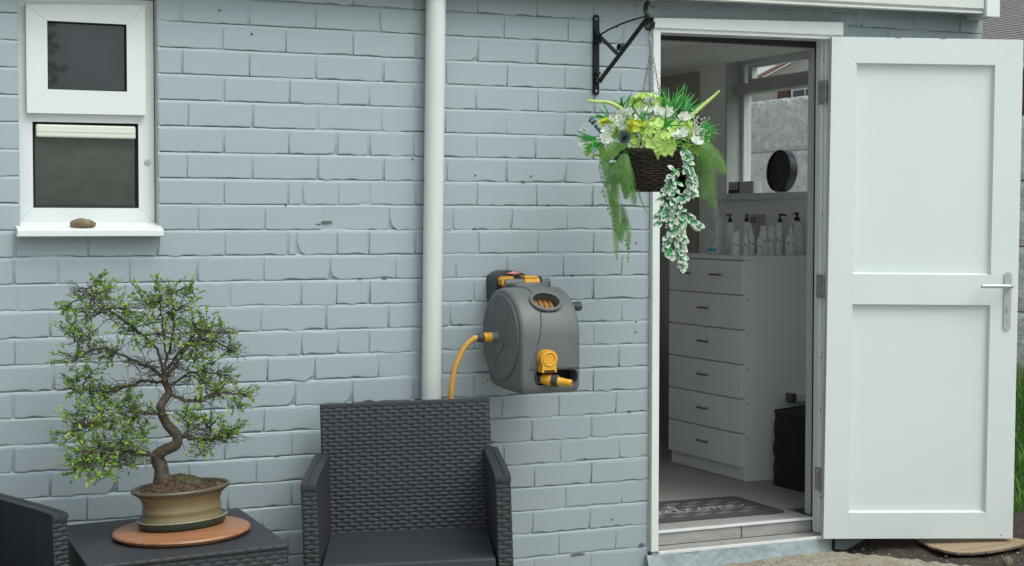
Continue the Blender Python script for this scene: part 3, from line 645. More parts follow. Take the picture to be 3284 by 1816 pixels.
for z, r in ((0.985, 0.0042), (0.870, 0.0042)): sc_.lathe([(r, 0), (r, 0.0014)], 10, (0.708, T0 - 0.007, z), mx=Matrix.Rotation(PI/2, 4, 'X'))
sc_.build('screw', M['zinc'], hb)

# ------------------------------------------------------------------ inside the treatment room
ZF = 0.21
fl = tag(MB().box((0.2, 0.205, 0.10), (4.452, 6.4, ZF - 0.008)).build('floor', M['grout'], None), kind='structure')
tid = 0; tile_me = None
yrow = 0.092
for j in range(15):
    w = 0.196
    off = [0.0, 0.33, 0.17][j % 3]; x = 2.62 - off
    while x < 4.45:
        x1 = min(x + 0.60, 4.45)
        y0, y1 = yrow, yrow + w
        xa = max(x, 3.054 if j == 0 else 2.62)
        xb = min(x1 - 0.003, 3.822) if j == 0 else x1 - 0.003
        if xb - xa > 0.05:
            m = MB(); m.rbox((xa, y0, ZF - 0.010), (xb, y1 - 0.003, ZF + random.uniform(-0.0004, 0.0004)), 0.0012, 1); m.build('tile', M['tile'], fl, local=False)
        x = x1
    yrow += w
tag(MB().box((0.2, 0.2, 2.245), (4.452, 6.4, 2.30)).build('ceiling', M['ceil'], None), kind='structure')
ib = MB(); ib.box((2.55, 0.2005, ZF - 0.02), (2.62, 6.4, 2.245)); ib.box((2.62, 6.3, ZF - 0.02), (4.45, 6.4, 0.35)); ib.box((2.62, 6.3, 2.15), (4.45, 6.4, 2.245)); ib.box((2.62, 6.3, 0.35), (2.75, 6.4, 2.15)); ib.box((4.32, 6.3, 0.35), (4.45, 6.4, 2.15)); ib.box((0.2, 0.2005, 0.1), (0.3, 6.4, 2.245)); ib.box((0.3, 6.3, 0.1), (2.55, 6.4, 2.245))
tag(ib.build('interior_wall', M['plaster'], None), kind='structure')
# far part of the right-hand wall is panelled in dark grey
pb = MB(); pb.box((4.436, 2.02, ZF), (4.4515, 2.745, 2.185)); pb.box((4.436, 2.745, ZF), (4.4515, 6.3, 0.9)); tag(pb.build('wall_panelling', M['plaster_dark'], None), kind='structure')
cb = MB(); cb.box((4.05, 0.2005, 2.205), (4.4515, 6.3, 2.2445)); cb.build('bulkhead', M['ceil'], None); tag(bpy.data.objects['bulkhead'], kind='structure')

# window in the right-hand wall
sw = thing('fanlight_window', 'white interior window above the drawers looking out on a concrete fence', 'window', (4.50, 1.33, 1.54))
m = MB(); m.rbox((4.418, 0.84, 1.509), (4.58, 1.79, 1.541), 0.003); m.build('sill', M['frame'], sw, local=False)
m = MB(); m.box((4.4505, 1.752, 1.542), (4.585, 1.7645, 2.232)); m.box((4.4505, 0.9005, 1.542), (4.585, 0.913, 2.232)); m.build('reveal', M['reveal'], sw, local=False)
m = MB(); m.box((4.535, 1.726, 1.542), (4.58, 1.7515, 2.231)); m.box((4.535, 0.9135, 1.542), (4.58, 0.935, 2.231)); m.box((4.535, 0.935, 2.198), (4.58, 1.726, 2.231)); m.build('frame', M['frame'], sw, local=False)
m = MB(); m.rbox((4.488, 0.94, 2.046), (4.534, 1.722, 2.098), 0.003); m.rbox((4.5345, 0.9355, 2.046), (4.58, 1.7255, 2.086), 0.002); m.build('transom', M['reveal'], sw, local=False)
m = MB()
for a, b in (((4.540, 1.660, 2.0995), (4.572, 1.700, 2.192)), ((4.540, 0.95, 2.0995), (4.572, 0.99, 2.192)), ((4.540, 0.99, 2.0995), (4.572, 1.66, 2.122)), ((4.540, 0.99, 2.178), (4.572, 1.66, 2.192))): m.box(a, b)
m.build('fanlight', M['frame'], sw, local=False)
m = MB(); m.add([(4.558, 0.9355, 1.5425), (4.558, 1.7255, 1.5425), (4.558, 1.7255, 2.0455), (4.558, 0.9355, 2.0455)], [(0, 1, 2, 3)]); m.build('pane', M['glass'], sw, local=False)
m = MB(); m.rbox((4.536, 1.30, 2.085), (4.541, 1.318, 2.108), 0.001, 1); m.build('stay_pin', M['ink'], sw, local=False)

bw_ = thing('rear_fill_window', 'wide white window added out of view in the far wall to brighten the room', 'window', (3.53, 6.35, 0.9))  # invented opening, out of view, lets more daylight into the room
m = MB()
for a, b in (((2.75, 6.32, 0.35), (4.32, 6.38, 0.40)), ((2.75, 6.32, 2.10), (4.32, 6.38, 2.15)), ((2.75, 6.32, 0.40), (2.80, 6.38, 2.10)), ((4.27, 6.32, 0.40), (4.32, 6.38, 2.10)), ((3.51, 6.32, 0.40), (3.56, 6.38, 2.10))): m.box(a, b)
m.build('frame', M['frame'], bw_, local=False)
for x0, x1 in ((2.80, 3.51), (3.56, 4.27)):
    m = MB(); m.add([(x0, 6.35, 0.40), (x1, 6.35, 0.40), (x1, 6.35, 2.10), (x0, 6.35, 2.10)], [(0, 1, 2, 3)]); m.build('pane', M['glass'], bw_, local=False)

# chest of drawers
sw2 = thing('side_fill_window', 'long unseen white window added along the right hand wall to light the room', 'window', (4.52, 4.4, 0.9))  # second added opening, hidden from the camera, to lift the room light
m = MB()
for a, b in (((4.49, 2.752, 0.902), (4.55, 6.098, 0.95)), ((4.49, 2.752, 2.13), (4.55, 6.098, 2.178)), ((4.49, 2.752, 0.95), (4.55, 2.80, 2.13)), ((4.49, 6.05, 0.95), (4.55, 6.098, 2.13)), ((4.49, 4.40, 0.95), (4.55, 4.45, 2.13))): m.box(a, b)
m.build('frame', M['frame'], sw2, local=False)
for y0, y1 in ((2.80, 4.40), (4.45, 6.05)):
    m = MB(); m.add([(4.52, y0, 0.95), (4.52, y1, 0.95), (4.52, y1, 2.13), (4.52, y0, 2.13)], [(0, 1, 2, 3)]); m.build('pane', M['glass'], sw2, local=False)

CT = 1.243
cd = thing('drawer_chest', 'tall white chest of six drawers with slim grey handles', 'chest of drawers', (4.22, 1.27, ZF))
m = MB(); m.box((4.046, 0.942, ZF), (4.43, 1.598, CT - 0.018)); m.build('carcass', M['melamine'], cd, local=False)
m = MB(); m.rbox((4.026, 0.936, CT - 0.0175), (4.432, 1.602, CT), 0.0015, 1); m.build('top', M['melamine'], cd, local=False)
m = MB(); m.box((4.046, 0.9415, ZF), (4.0475, 1.5985, ZF + 0.003)); m.build('foot_gap', M['black'], cd, local=False)
zz = [1.222, 1.063, 0.904, 0.746, 0.587, 0.429, 0.272]
for i in range(6):
    m = MB(); m.rbox((4.0275, 0.9425, zz[i+1] + 0.004), (4.0455, 1.5975, zz[i] - (0.0015 if i in (4,) else 0.002)), 0.001, 1)
    d = m.build('drawer', M['melamine'], cd, local=False)
    for yc in ((1.16, 1.43) if i == 0 else (1.27,)):
        zc = zz[i] - 0.070
        h = MB(); h.tube(spline([(4.0275, yc - 0.036, zc), (4.010, yc - 0.034, zc), (4.006, yc, zc + 0.001), (4.010, yc + 0.034, zc), (4.0275, yc + 0.036, zc)], 13), 0.0042, 6); h.build('handle', M['handle'], d, local=False, smooth=True)
for i in range(1, 6):
    m = MB(); m.lathe([(0.004, 0), (0.004, 0.001)], 8, (4.06, 0.9425, zz[i] - 0.020), mx=Matrix.Rotation(PI/2, 4, 'X')); m.build('cam_cap', M['handle'], cd, local=False)

# bottles along the top of the chest
def print_on(mb, cx, cy, r, vs, fs, face, z0, rot=False):
    """bend flat print round a bottle; face = heading of the middle of the print"""
    out = []
    for p in vs:
        a, b = (p[1], p[0]) if rot else (p[0], p[1])
        ang = face + (-a if rot else a) / r
        out.append((cx + (r + 0.0004) * math.cos(ang), cy + (r + 0.0004) * math.sin(ang), z0 + b))
    mb.add(out, fs)
VIEW = math.atan2(-5.348 - 1.1, -4.2)          # heading of the doorway viewer from the chest
def blot(w, h):
    k = [(-.5, 0), (-.5, .28), (-.38, .38), (-.36, .95), (-.24, 1.0), (-.16, .55), (.1, .42), (.44, .45), (.5, .3), (.45, 0)]
    return [(a * w, b * h, 0) for a, b in k], [tuple(range(len(k)))]
def bottle(name, label, x, y, r, h, kind, logo=None, m_body='bottle', cap=None, group='salon bottles on the drawers'):
    t = thing(name, label, 'bottle', (x, y, CT), group=group)
    b = MB()
    if kind == 'pump':
        b.lathe([(r*.94, 0), (r, .004), (r, h*.93), (r*.86, h*.985), (r*.42, h), (r*.42, h + .004)], 20, (x, y, CT)); b.build('body', M[m_body], t, local=False, smooth=True, autosmooth=40)
        p = MB(); p.lathe([(r*.46, h + .004), (r*.46, h + .020), (r*.3, h + .022), (r*.2, h + .024), (r*.2, h + .034), (r*.34, h + .036), (r*.34, h + .042), (r*.1, h + .043)], 14, (x, y, CT))
        d = cap or -2.6
        p.tube([(x, y, CT + h + .039), (x + math.cos(d) * .018, y + math.sin(d) * .018, CT + h + .040), (x + math.cos(d) * .032, y + math.sin(d) * .032, CT + h + .034)], [.006, .005, .003], 8)
        p.build('pump', M['pump'], t, local=False, smooth=True, autosmooth=40)
    elif kind == 'whitepump':
        b.lathe([(r*.94, 0), (r, .004), (r, h*.70), (r*.8, h*.82), (r*.38, h*.9), (r*.38, h)], 20, (x, y, CT)); b.build('body', M[m_body], t, local=False, smooth=True, autosmooth=40)
        p = MB(); p.lathe([(r*.42, h), (r*.42, h + .014), (r*.18, h + .016), (r*.18, h + .040), (r*.3, h + .041), (r*.3, h + .047)], 12, (x, y, CT))
        d = cap or -0.4
        p.tube([(x, y, CT + h + .044), (x + math.cos(d) * .02, y + math.sin(d) * .02, CT + h + .045), (x + math.cos(d) * .034, y + math.sin(d) * .034, CT + h + .038)], [.006, .005, .003], 8); p.build('pump', M['bottle'], t, local=False, smooth=True, autosmooth=40)
    elif kind == 'dropper':
        b.lathe([(r*.92, 0), (r, .004), (r, h*.58), (r*.85, h*.66), (r*.5, h*.70)], 18, (x, y, CT)); b.build('body', M[m_body], t, local=False, smooth=True, autosmooth=40)
        p = MB(); p.lathe([(r*.62, h*.70), (r*.55, h*.78), (r*.28, h*.84), (r*.16, h*.97), (r*.06, h)], 14, (x, y, CT)); p.build('cap', M['bottle'], t, local=False, smooth=True, autosmooth=40)
    elif kind == 'capped':
        b.lathe([(r*.92, 0), (r, .004), (r, h*.80), (r*.9, h*.84), (r*.82, h*.85)], 18, (x, y, CT)); b.build('body', M[m_body], t, local=False, smooth=True, autosmooth=40)
        p = MB(); p.lathe([(r*.86, h*.853), (r*.86, h*.985), (r*.8, h)], 18, (x, y, CT)); p.build('cap', M['bottle'], t, local=False, smooth=True, autosmooth=40)
    elif kind == 'spray':
        b.lathe([(r*.93, 0), (r, .005), (r, h*.66), (r*.93, h*.70), (r*.55, h*.755), (r*.42, h*.77)], 24, (x, y, CT)); b.build('body', M[m_body], t, local=False, smooth=True, autosmooth=40)
        p = MB(); p.lathe([(r*.50, h*.772), (r*.50, h*.86), (r*.40, h*.90), (r*.34, h*.99), (r*.2, h)], 18, (x, y, CT)); p.build('cap', M['bottle_d'], t, local=False, smooth=True, autosmooth=40)
    if logo:
        q = MB(); v, f = blot(r * 1.15, h * .16); print_on(q, x, y, r, v, f, VIEW, CT + h * logo)
        print_on(q, x, y, r, [(-r*.55, 0, 0), (r*.45, 0, 0), (r*.45, h*.018, 0), (-r*.55, h*.018, 0)], [(0,1,2,3)], VIEW, CT + h * (logo - .10)); q.build('print', M['ink'], t, local=False, fixn=False)
        q = MB()
        for i in range(3): print_on(q, x, y, r, [(-r*.45, 0, 0), (r*.4, 0, 0), (r*.4, h*.008, 0), (-r*.45, h*.008, 0)], [(0,1,2,3)], VIEW, CT + h * (logo - .17 - .03 * i))
        q.build('small_print', M['ink_grey'], t, local=False, fixn=False)
    return t
mu = bottle('spray_bottle', 'large white spray bottle with vertical grey lettering and blue block', 4.078, 1.255, 0.0365, 0.232, 'spray', None, 'bottle_d')
vs_, fs_ = text_mesh('mundo', 0.047, 1.0)
q = MB()
vs2 = [(p[0], -(p[1] - 0.014), 0) for p in vs_]
out = []
for p in vs2:
    ang = VIEW - 0.35 - (-p[1]) / 0.0365
    out.append((4.078 + 0.0369 * math.cos(ang), 1.255 + 0.0369 * math.sin(ang), CT + 0.036 + p[0] * 0.93))
q.add(out, fs_); q.build('lettering', M['ink_grey'], mu, local=False, fixn=False)
q = MB(); q.grid(lambda u, v: (4.078 + 0.0369 * math.cos(VIEW - 0.98 + u * 1.15), 1.255 + 0.0369 * math.sin(VIEW - 0.98 + u * 1.15), CT + 0.017 + v * 0.014), 10, 1); q.build('blue_label', M['blue'], mu, local=False, fixn=False)
G = 'salon bottles on the drawers'
bottle('pump_bottle', 'slim white pump bottle with black nozzle beside the large spray bottle', 4.150, 1.24, 0.021, 0.150, 'pump', cap=-2.7)
bottle('pump_bottle', 'white pump bottle with black nozzle behind the two dropper bottles', 4.262, 1.27, 0.021, 0.152, 'pump', cap=-2.2)
bottle('pump_bottle', 'white pump bottle with black nozzle at the right of the white card', 4.398, 1.19, 0.021, 0.150, 'pump', cap=-0.5)
bottle('pump_bottle', 'tallest white pump bottle with black nozzle at the end of the row', 4.392, 1.04, 0.030, 0.156, 'pump', cap=-2.7)
bottle('lotion_bottle', 'wide capped white bottle in front of the slim pump bottle', 4.012 + 0.062, 1.07, 0.022, 0.112, 'capped', .38)
bottle('dropper_bottle', 'small white dropper bottle next to the wide capped bottle', 4.118, 1.05, 0.0155, 0.122, 'dropper', .33)
bottle('dropper_bottle', 'taller white dropper bottle in the middle of the row', 4.152, 1.06, 0.0185, 0.142, 'dropper', .33)
bottle('dropper_bottle', 'thin white dropper bottle beside the three capped toner bottles', 4.182, 1.03, 0.0150, 0.118, 'dropper', .30)
bottle('toner_bottle', 'capped white toner bottle, first of three in a row', 4.208, 1.04, 0.0190, 0.138, 'capped', .42)
bottle('toner_bottle', 'capped white toner bottle, middle of three in a row', 4.247, 1.04, 0.0190, 0.138, 'capped', .42)
bottle('toner_bottle', 'capped white toner bottle, last of three in a row', 4.290, 1.04, 0.0210, 0.140, 'capped', .42)
bottle('lotion_pump', 'stout white bottle with white pump near the end of the row', 4.330, 1.00, 0.0265, 0.112, 'whitepump', .42, cap=-0.35)
pc = thing('display_card', 'pale square card with small dark emblem behind the bottles', 'card', (4.36, 1.36, CT))
m = MB(); m.rbox((4.315, 1.352, CT), (4.425, 1.364, CT + 0.192), 0.001, 1); m.build('board', M['card'], pc, local=False)
m = MB(); m.rbox((4.338, 1.3512, CT + 0.152), (4.370, 1.3522, CT + 0.176), 0.0004, 1); m.build('emblem', M['ink_grey'], pc, local=False)
m = MB(); m.box((4.343, 1.3506, CT + 0.160), (4.365, 1.3511, CT + 0.163)); m.box((4.343, 1.3506, CT + 0.167), (4.365, 1.3511, CT + 0.170)); m.build('emblem_bar', M['card'], pc, local=False)

# on the window sill
ck = thing('wall_clock', 'round black clock leaning in the window on the sill', 'clock', (4.475, 1.335, 1.5415))
ck_m = Matrix.Translation((4.470, 1.275, 1.6435)) @ Matrix.Rotation(R(4), 4, 'Y') @ Matrix.Rotation(-PI/2, 4, 'Y')
def ckb(mb, nm, mt, **k):
    mb.v = [tuple(ck_m @ Vector(p)) for p in mb.v]; return mb.build(nm, M[mt], ck, local=False, **k)
m = MB(); m.lathe([(0.090, -0.018), (0.101, -0.016), (0.102, 0.026), (0.098, 0.030), (0.094, 0.024), (0.093, 0.018)], 48); ckb(m, 'case', 'clock_rim', smooth=True, autosmooth=35)
m = MB(); m.lathe([(0.0935, 0.019), (0.0935, 0.0202)], 48); ckb(m, 'face', 'clock')
m = MB()
def hand(a, L, w):
    c, s = math.cos(a), math.sin(a)
    m.add([(x * c - y * s, x * s + y * c, 0.0225) for x, y in ((-0.008, -w), (L, -w * .5), (L, w * .5), (-0.008, w))], [(0, 1, 2, 3)])
hand(R(25), 0.055, 0.0022); hand(R(-27), 0.050, 0.0020)
m.lathe([(0.004, 0.021), (0.004, 0.024)], 10); ckb(m, 'hands', 'ink_grey', fixn=False)
m = MB()
for i in range(12):
    a = R(30 * i); v, f = text_mesh(str([12, 11, 10, 9, 8, 7, 6, 5, 4, 3, 2, 1][i]), 0.018)
    cx = sum(p[0] for p in v) / len(v); cy = sum(p[1] for p in v) / len(v)
    m = MB(); m.add([(0.074 * math.cos(a) + (p[1] - cy), 0.074 * math.sin(a) - (p[0] - cx), 0.0208) for p in v], f)
    ckb(m, 'numeral', 'ink_grey', fixn=False)
bx = thing('card_box', 'small grey carton with dark base band on the window sill', 'box', (4.46, 1.61, 1.5415))
m = MB(); m.rbox((4.432, 1.475, 1.5415), (4.482, 1.705, 1.600), 0.001, 1); m.build('carton', M['card'], bx, local=False)
m = MB(); m.add([(4.4316, y, z) for y, z in ((1.7045, 1.5425), (1.60, 1.5425), (1.60, 1.599), (1.615, 1.599), (1.615, 1.5605), (1.7045, 1.5605))], [(0, 1, 2, 3, 4, 5)]); m.build('dark_band', M['card_d'], bx, local=False)
m = MB()
for i in range(3): m.box((4.4311, 1.63, 1.582 - 0.006 * i), (4.4316, 1.69 - 0.012 * (i % 2), 1.584 - 0.006 * i))
m.build('print', M['card_d'], bx, local=False)

# dark things further in
tv = thing('dark_screen', 'dim black screen on the panelled wall behind the flowers', 'screen', (4.42, 2.55, 1.55))
m = MB(); m.rbox((4.395, 2.14, 1.53), (4.4355, 2.75, 1.93), 0.004); m.build('casing', M['screen'], tv, local=False)
m = MB(); m.box((4.3935, 2.16, 1.55), (4.3945, 2.73, 1.91)); m.build('glass', M['black'], tv, local=False)
bd_ = thing('treatment_bed', 'dim grey covered treatment bed in the dark beyond the drawers', 'bed', (3.9, 2.9, ZF))
m = MB(); m.rbox((3.55, 2.30, ZF + 0.10), (4.30, 4.1, ZF + 0.62), 0.09, 5); m.build('cover', M['linen'], bd_, local=False, smooth=True)
for x in (3.7, 4.15):
    for y in (2.45, 3.95): m = MB(); m.box((x - .025, y - .025, ZF), (x + .025, y + .025, ZF + 0.12)); m.build('foot', M['handle'], bd_, local=False)
bg_ = thing('fabric_bin', 'black fabric laundry bag standing at the side of the drawers', 'laundry bag', (4.22, 0.70, ZF))
def bagf(u, v):
    a = 2 * PI * u; sx = 0.165 * (1 - 0.03 * v); sy = 0.155
    c, s = math.cos(a), math.sin(a); p = 5.0
    r = (abs(c) ** p + abs(s) ** p) ** (-1 / p)
    wob = 1 + 0.02 * nz(u * 14, v * 9) + 0.015 * math.sin(v * 22 + u * 9)
    return (4.265 + c * r * sx * 0.92 * wob, 0.70 + s * r * sy * wob, ZF + 0.345 * v + (0.012 * c if v > 0.9 else 0))
m = MB(); m.grid(bagf, 40, 22); m.build('sack', M['bag'], bg_, local=False, smooth=True)
m = MB(); m.v = []; ring_ = [bagf(i / 40, 0.985) for i in range(40)]; m.add(ring_, [tuple(range(40))]); m.build('lid', M['bag'], bg_, local=False)
sk = thing('wall_socket', 'white plug with dark square end just above the black bag', 'plug', (4.32, 0.925, 0.588))
m = MB(); m.rbox((4.300, 0.90, 0.570), (4.43, 0.9415, 0.606), 0.003); m.build('bar', M['melamine'], sk, local=False)
m = MB(); m.rbox((4.268, 0.895, 0.566), (4.2995, 0.9415, 0.609), 0.004); m.build('dark_end', M['handle'], sk, local=False)

# welcome mat
wm_ = thing('door_mat', 'grey patterned doormat reading welcome in white script inside the doorway', 'doormat', (3.42, 0.40, ZF), Matrix.Rotation(R(-1.0), 4, 'Z'))
def rrect(x0, x1, y0, y1, r, n=5):
    o = []
    for cx, cy, a in ((x1-r, y1-r, 0), (x0+r, y1-r, 90), (x0+r, y0+r, 180), (x1-r, y0+r, 270)): o += circ(n, r, (cx, cy), R(a), R(a + 90), True)
    return o
m = MB(); m.prism(rrect(-0.36, 0.355, -0.205, 0.205, 0.035), lambda a, b, d: (a, b, d), 0.001, 0.007); m.build('pile', M['mat_d'], wm_, smooth=False)
m = MB()
for i in range(-6, 8):
    for j in range(-3, 4):
        cx = i * 0.105 + (0.052 if j % 2 else 0); cy = j * 0.062
        w, h = 0.048, 0.028
        q = [(cx - w, cy - h * .2), (cx - w * .3, cy - h), (cx + w, cy + h * .2), (cx + w * .3, cy + h)]
        if all(-0.34 < a < 0.335 and -0.19 < b < 0.19 for a, b in q): m.prism(q, lambda a, b, d: (a, b, d), 0.0068, 0.0076)
m.build('lighter_patch', M['mat_l'], wm_)
ws = [ # handwritten letters as strokes, unit height of x = 1
 [(-5.6,1.0),(-5.3,.15),(-5.0,.1),(-4.7,.8),(-4.55,.2),(-4.2,.1),(-3.9,.7),(-3.8,1.0),(-3.6,.75),(-3.3,.35)],
 [(-3.3,.35),(-2.8,.6),(-2.6,.9),(-2.85,1.05),(-3.1,.7),(-3.0,.2),(-2.6,.05),(-2.2,.3),(-1.7,1.3),(-1.55,2.2),(-1.8,2.35),(-2.0,1.6),(-1.85,.3),(-1.5,.05),(-1.1,.3)],
 [(-0.3,.85),(-0.6,1.0),(-0.95,.7),(-0.95,.25),(-0.6,.02),(-0.1,.2),(0.25,.5)],
 [(0.9,.95),(0.5,.95),(0.25,.55),(0.4,.1),(0.8,.05),(1.1,.5),(0.9,.95),(1.2,.8),(1.55,.8)],
 [(1.55,.8),(1.75,1.0),(1.75,.05),(1.95,.75),(2.3,1.0),(2.4,.6),(2.4,.05),(2.6,.7),(2.95,1.0),(3.05,.5),(3.15,.08),(3.5,.25)],
 [(3.5,.25),(3.95,.6),(4.1,.9),(3.85,1.05),(3.6,.7),(3.7,.15),(4.2,.02),(4.8,.4),(5.4,.8)]]
m = MB(); sx_, sy_ = 0.0455, 0.058
for stx in ws:
    pts = spline([(a * sx_ + 0.036, (b - 0.75) * sy_ + a * 0.0035 - 0.01, 0.0080) for a, b in stx], len(stx) * 6)
    L_ = []; R_ = []
    for i, p in enumerate(pts):
        t = (pts[min(i + 1, len(pts) - 1)] - pts[max(i - 1, 0)]).normalized(); nrm = Vector((-t.y, t.x, 0)); wd = 0.0042 if t.y < 0 else 0.0026
        L_.append(p + nrm * wd); R_.append(p - nrm * wd)
    k = len(pts); m.add([p[:] for p in L_ + R_], [(i, i + 1, k + i + 1, k + i) for i in range(k - 1)])
m.build('lettering', M['mat_txt'], wm_, fixn=False)

# ------------------------------------------------------------------ outside, beyond the house
fe = thing('concrete_fence', 'rough cast concrete panel fence beyond the house, seen through the window', 'fence', (6.0, 2.5, 0.5))
for (y0, y1, top, zb0) in ((-6.2, -4.2, 1.96, 0.1), (-4.15, -2.1, 1.96, 0.3), (-2.05, 0.0, 1.96, 0.42), (0.05, 2.1, 1.96, 0.5), (2.15, 4.2, 2.20, 0.5), (4.25, 6.3, 2.20, 0.5), (6.35, 8.4, 2.20, 0.5)):
    z = top
    while z > zb0:
        h = 0.345
        m = MB(); m.grid(lambda u, v: (6.0 - 0.02 + (0.0 if 0.03 < v < 0.97 else 0.012) + 0.012 * nz(u * 30, v * 7, z) + 0.008 * nz(u * 70, v * 16, z), lerp(y0, y1, u), lerp(z - h + 0.004, z - 0.004, v)), 80, 16)
        m.box((6.0, y0, z - h + 0.004), (6.04, y1, z - 0.004)); m.build('panel', M['fence'], fe, local=False, smooth=True, autosmooth=50)
        z -= h
    m = MB(); m.rbox((5.95, y0 - 0.10, 0.1), (6.07, y0 + 0.0, top + 0.05), 0.01); m.build('post', M['post'], fe, local=False)
te = MB().rbox((5.88, -0.4, 0.555), (5.94, 2.4, 0.598), 0.004)
tag(te.build('timber_edging', M['timber'], None), 'orange timber board laid along the foot of the fence', 'timber')
def bank_z(x): 
    t = max(0, min(1, (x - 4.78) / 1.15)); return lerp(gz(4.7) - 0.02, 0.57, t * t * (3 - 2 * t))
m = MB(); m.grid(lambda u, v: (lerp(4.72, 6.05, u), lerp(-6.0, 2.1, v), bank_z(lerp(4.72, 6.05, u)) + 0.03 * nz(u * 9, v * 40)), 24, 120)
tag(m.build('bank', M['bank'], None, smooth=True, fixn=False), kind='structure')
al = MB(); al.box((4.60, 2.1, 0.0), (6.0, 9.0, 0.5)); tag(al.build('bounce_alley', M['bounce_paving'], None), kind='structure')  # out-of-view pale slab added in place of grass to brighten the fence
gb = MB()
for i in range(9000):
    x = random.uniform(4.93, 5.92); y = random.uniform(-1.4, 2.05) if i % 4 else random.uniform(-4, 2.05)
    z = bank_z(x) - 0.01; L = random.uniform(0.05, 0.15); a = random.uniform(0, 2 * PI); lean_ = random.uniform(0.2, 0.9) * L; w = random.uniform(0.0025, 0.0045)
    dx, dy = math.cos(a), math.sin(a)
    gb.add([(x - dy * w, y + dx * w, z), (x + dy * w, y - dx * w, z), (x + dx * lean_ * .4 + dy * w * .7, y + dy * lean_ * .4 - dx * w * .7, z + L * .6), (x + dx * lean_ * .4 - dy * w * .7, y + dy * lean_ * .4 + dx * w * .7, z + L * .6), (x + dx * lean_, y + dy * lean_, z + L * .85)], [(0, 1, 2, 3), (3, 2, 4)])
tag(gb.build('grass', M['grass'], None, fixn=False), kind='stuff')

nh = thing('neighbour_house', 'neighbouring brick house with grey slate roof above the open door', 'house', (9.5, 3.0, 0.4))
m = MB(); m.box((8.62, -2.0, 0.2), (13.5, 6.2, 2.54)); m.build('wall', M['redbrick'], nh, local=False)
m = MB(); m.rbox((8.46, -2.3, 2.535), (8.56, 6.5, 2.585), 0.005); m.build('gutter', M['upvc'], nh, local=False)
rf = MB(); ncs = 84
for i in range(ncs):
    a = i * 0.06; x0 = 8.50 + a * math.cos(R(28)); z0 = 2.60 + a * math.sin(R(28)); x1 = x0 + 0.075 * math.cos(R(28)); z1 = z0 + 0.075 * math.sin(R(28)) - 0.009
    rf.add([(x0, -2.3, z0 - 0.006), (x0, 6.5, z0 - 0.006), (x0, 6.5, z0), (x0, -2.3, z0), (x1, 6.5, z1 - 0.004), (x1, -2.3, z1 - 0.004)], [(0, 1, 2, 3), (3, 2, 4, 5)])
rf.build('roof', M['shingle'], nh, local=False)
gh = thing('gabled_house', 'pale gabled house with red barge board seen through the upper window', 'house', (12.0, 11.0, 0.4))
bp = lambda y: 3.21 + (11.25 - y) * 0.21
m = MB(); m.prism([(12.4, 0.3), (12.4, 2.95), (8.0, bp(8.0) - 0.02), (4.0, bp(8.0) - 0.9), (4.0, 0.3)], lambda a, b, d: (d, a, b), 11.05, 15.0); m.build('wall', M['gable'], gh, local=False)
m = MB(); m.prism([(12.4, 2.956), (12.4, 2.988), (8.0, bp(8.0) + 0.02), (8.0, bp(8.0) - 0.012)], lambda a, b, d: (d, a, b), 11.0, 11.04); m.build('barge_board', M['barge'], gh, local=False)
m = MB(); m.box((11.0, 10.86, 2.70), (11.06, 11.08, 2.96)); m.build('brick_panel', M['redbrick'], gh, local=False)
wf = MB(); wf.rbox((11.0, 10.20, 2.55), (11.06, 10.80, 3.02), 0.01); w_ = wf.build('window', M['upvc'], gh, local=False)
m = MB(); m.box((10.99, 10.27, 2.62), (11.0, 10.48, 2.93)); m.box((10.99, 10.52, 2.62), (11.0, 10.74, 2.93)); m.build('pane', M['winglass_up'], w_, local=False)

# behind the viewer: the boundary that the window glass reflects
bf = thing('boundary_fence', 'concrete panel fence across the yard behind the viewer, only reflected in the window', 'fence', (0, -8.5, -0.05))
for i in range(6):
    x0 = -7 + i * 2.1
    for j in range(5):
        m = MB(); m.rbox((x0 + 0.06, -8.54, -0.05 + j * 0.36), (x0 + 2.04, -8.48, 0.30 + j * 0.36), 0.008, 1); m.build('panel', M['fence'], bf, local=False)
    m = MB(); m.rbox((x0 - 0.06, -8.58, -0.1), (x0 + 0.06, -8.44, 1.82), 0.01, 1); m.build('post', M['post'], bf, local=False)

gt = thing('garden_tree', 'leafy tree behind the boundary fence, only reflected in the window', 'tree', (1.5, -10.2, 0))
m = MB(); m.tube(spline([(1.5, -10.2, -0.1), (1.55, -10.2, 1.2), (1.4, -10.1, 2.6), (1.5, -10.2, 4.0)], 12), [0.16, 0.15, 0.14, 0.13, 0.13, 0.12, 0.11, 0.10, 0.09, 0.07, 0.05, 0.03], 8); m.build('trunk', M['bark'], gt, local=False, smooth=True)
m = MB(); r2 = random.Random(3)
for i in range(2600):
    v = Vector((r2.gauss(0, 1), r2.gauss(0, 1), r2.gauss(0, 1))).normalized() * (r2.random() ** .4); p = Vector((1.45 + v.x * 1.05, -10.2 + v.y * 1.0, 3.0 + v.z * 1.3)); d = Vector((r2.gauss(0, 1), r2.gauss(0, 1), r2.gauss(0, 1))).normalized(); s = d.orthogonal().normalized(); L = r2.uniform(.06, .13)
    m.add([p, p + d * L * .5 + s * L * .3, p + d * L, p + d * L * .5 - s * L * .3], [(0, 1, 2, 3)])
m.build('crown', M['leaf_c'], gt, local=False, kind='stuff', fixn=False)

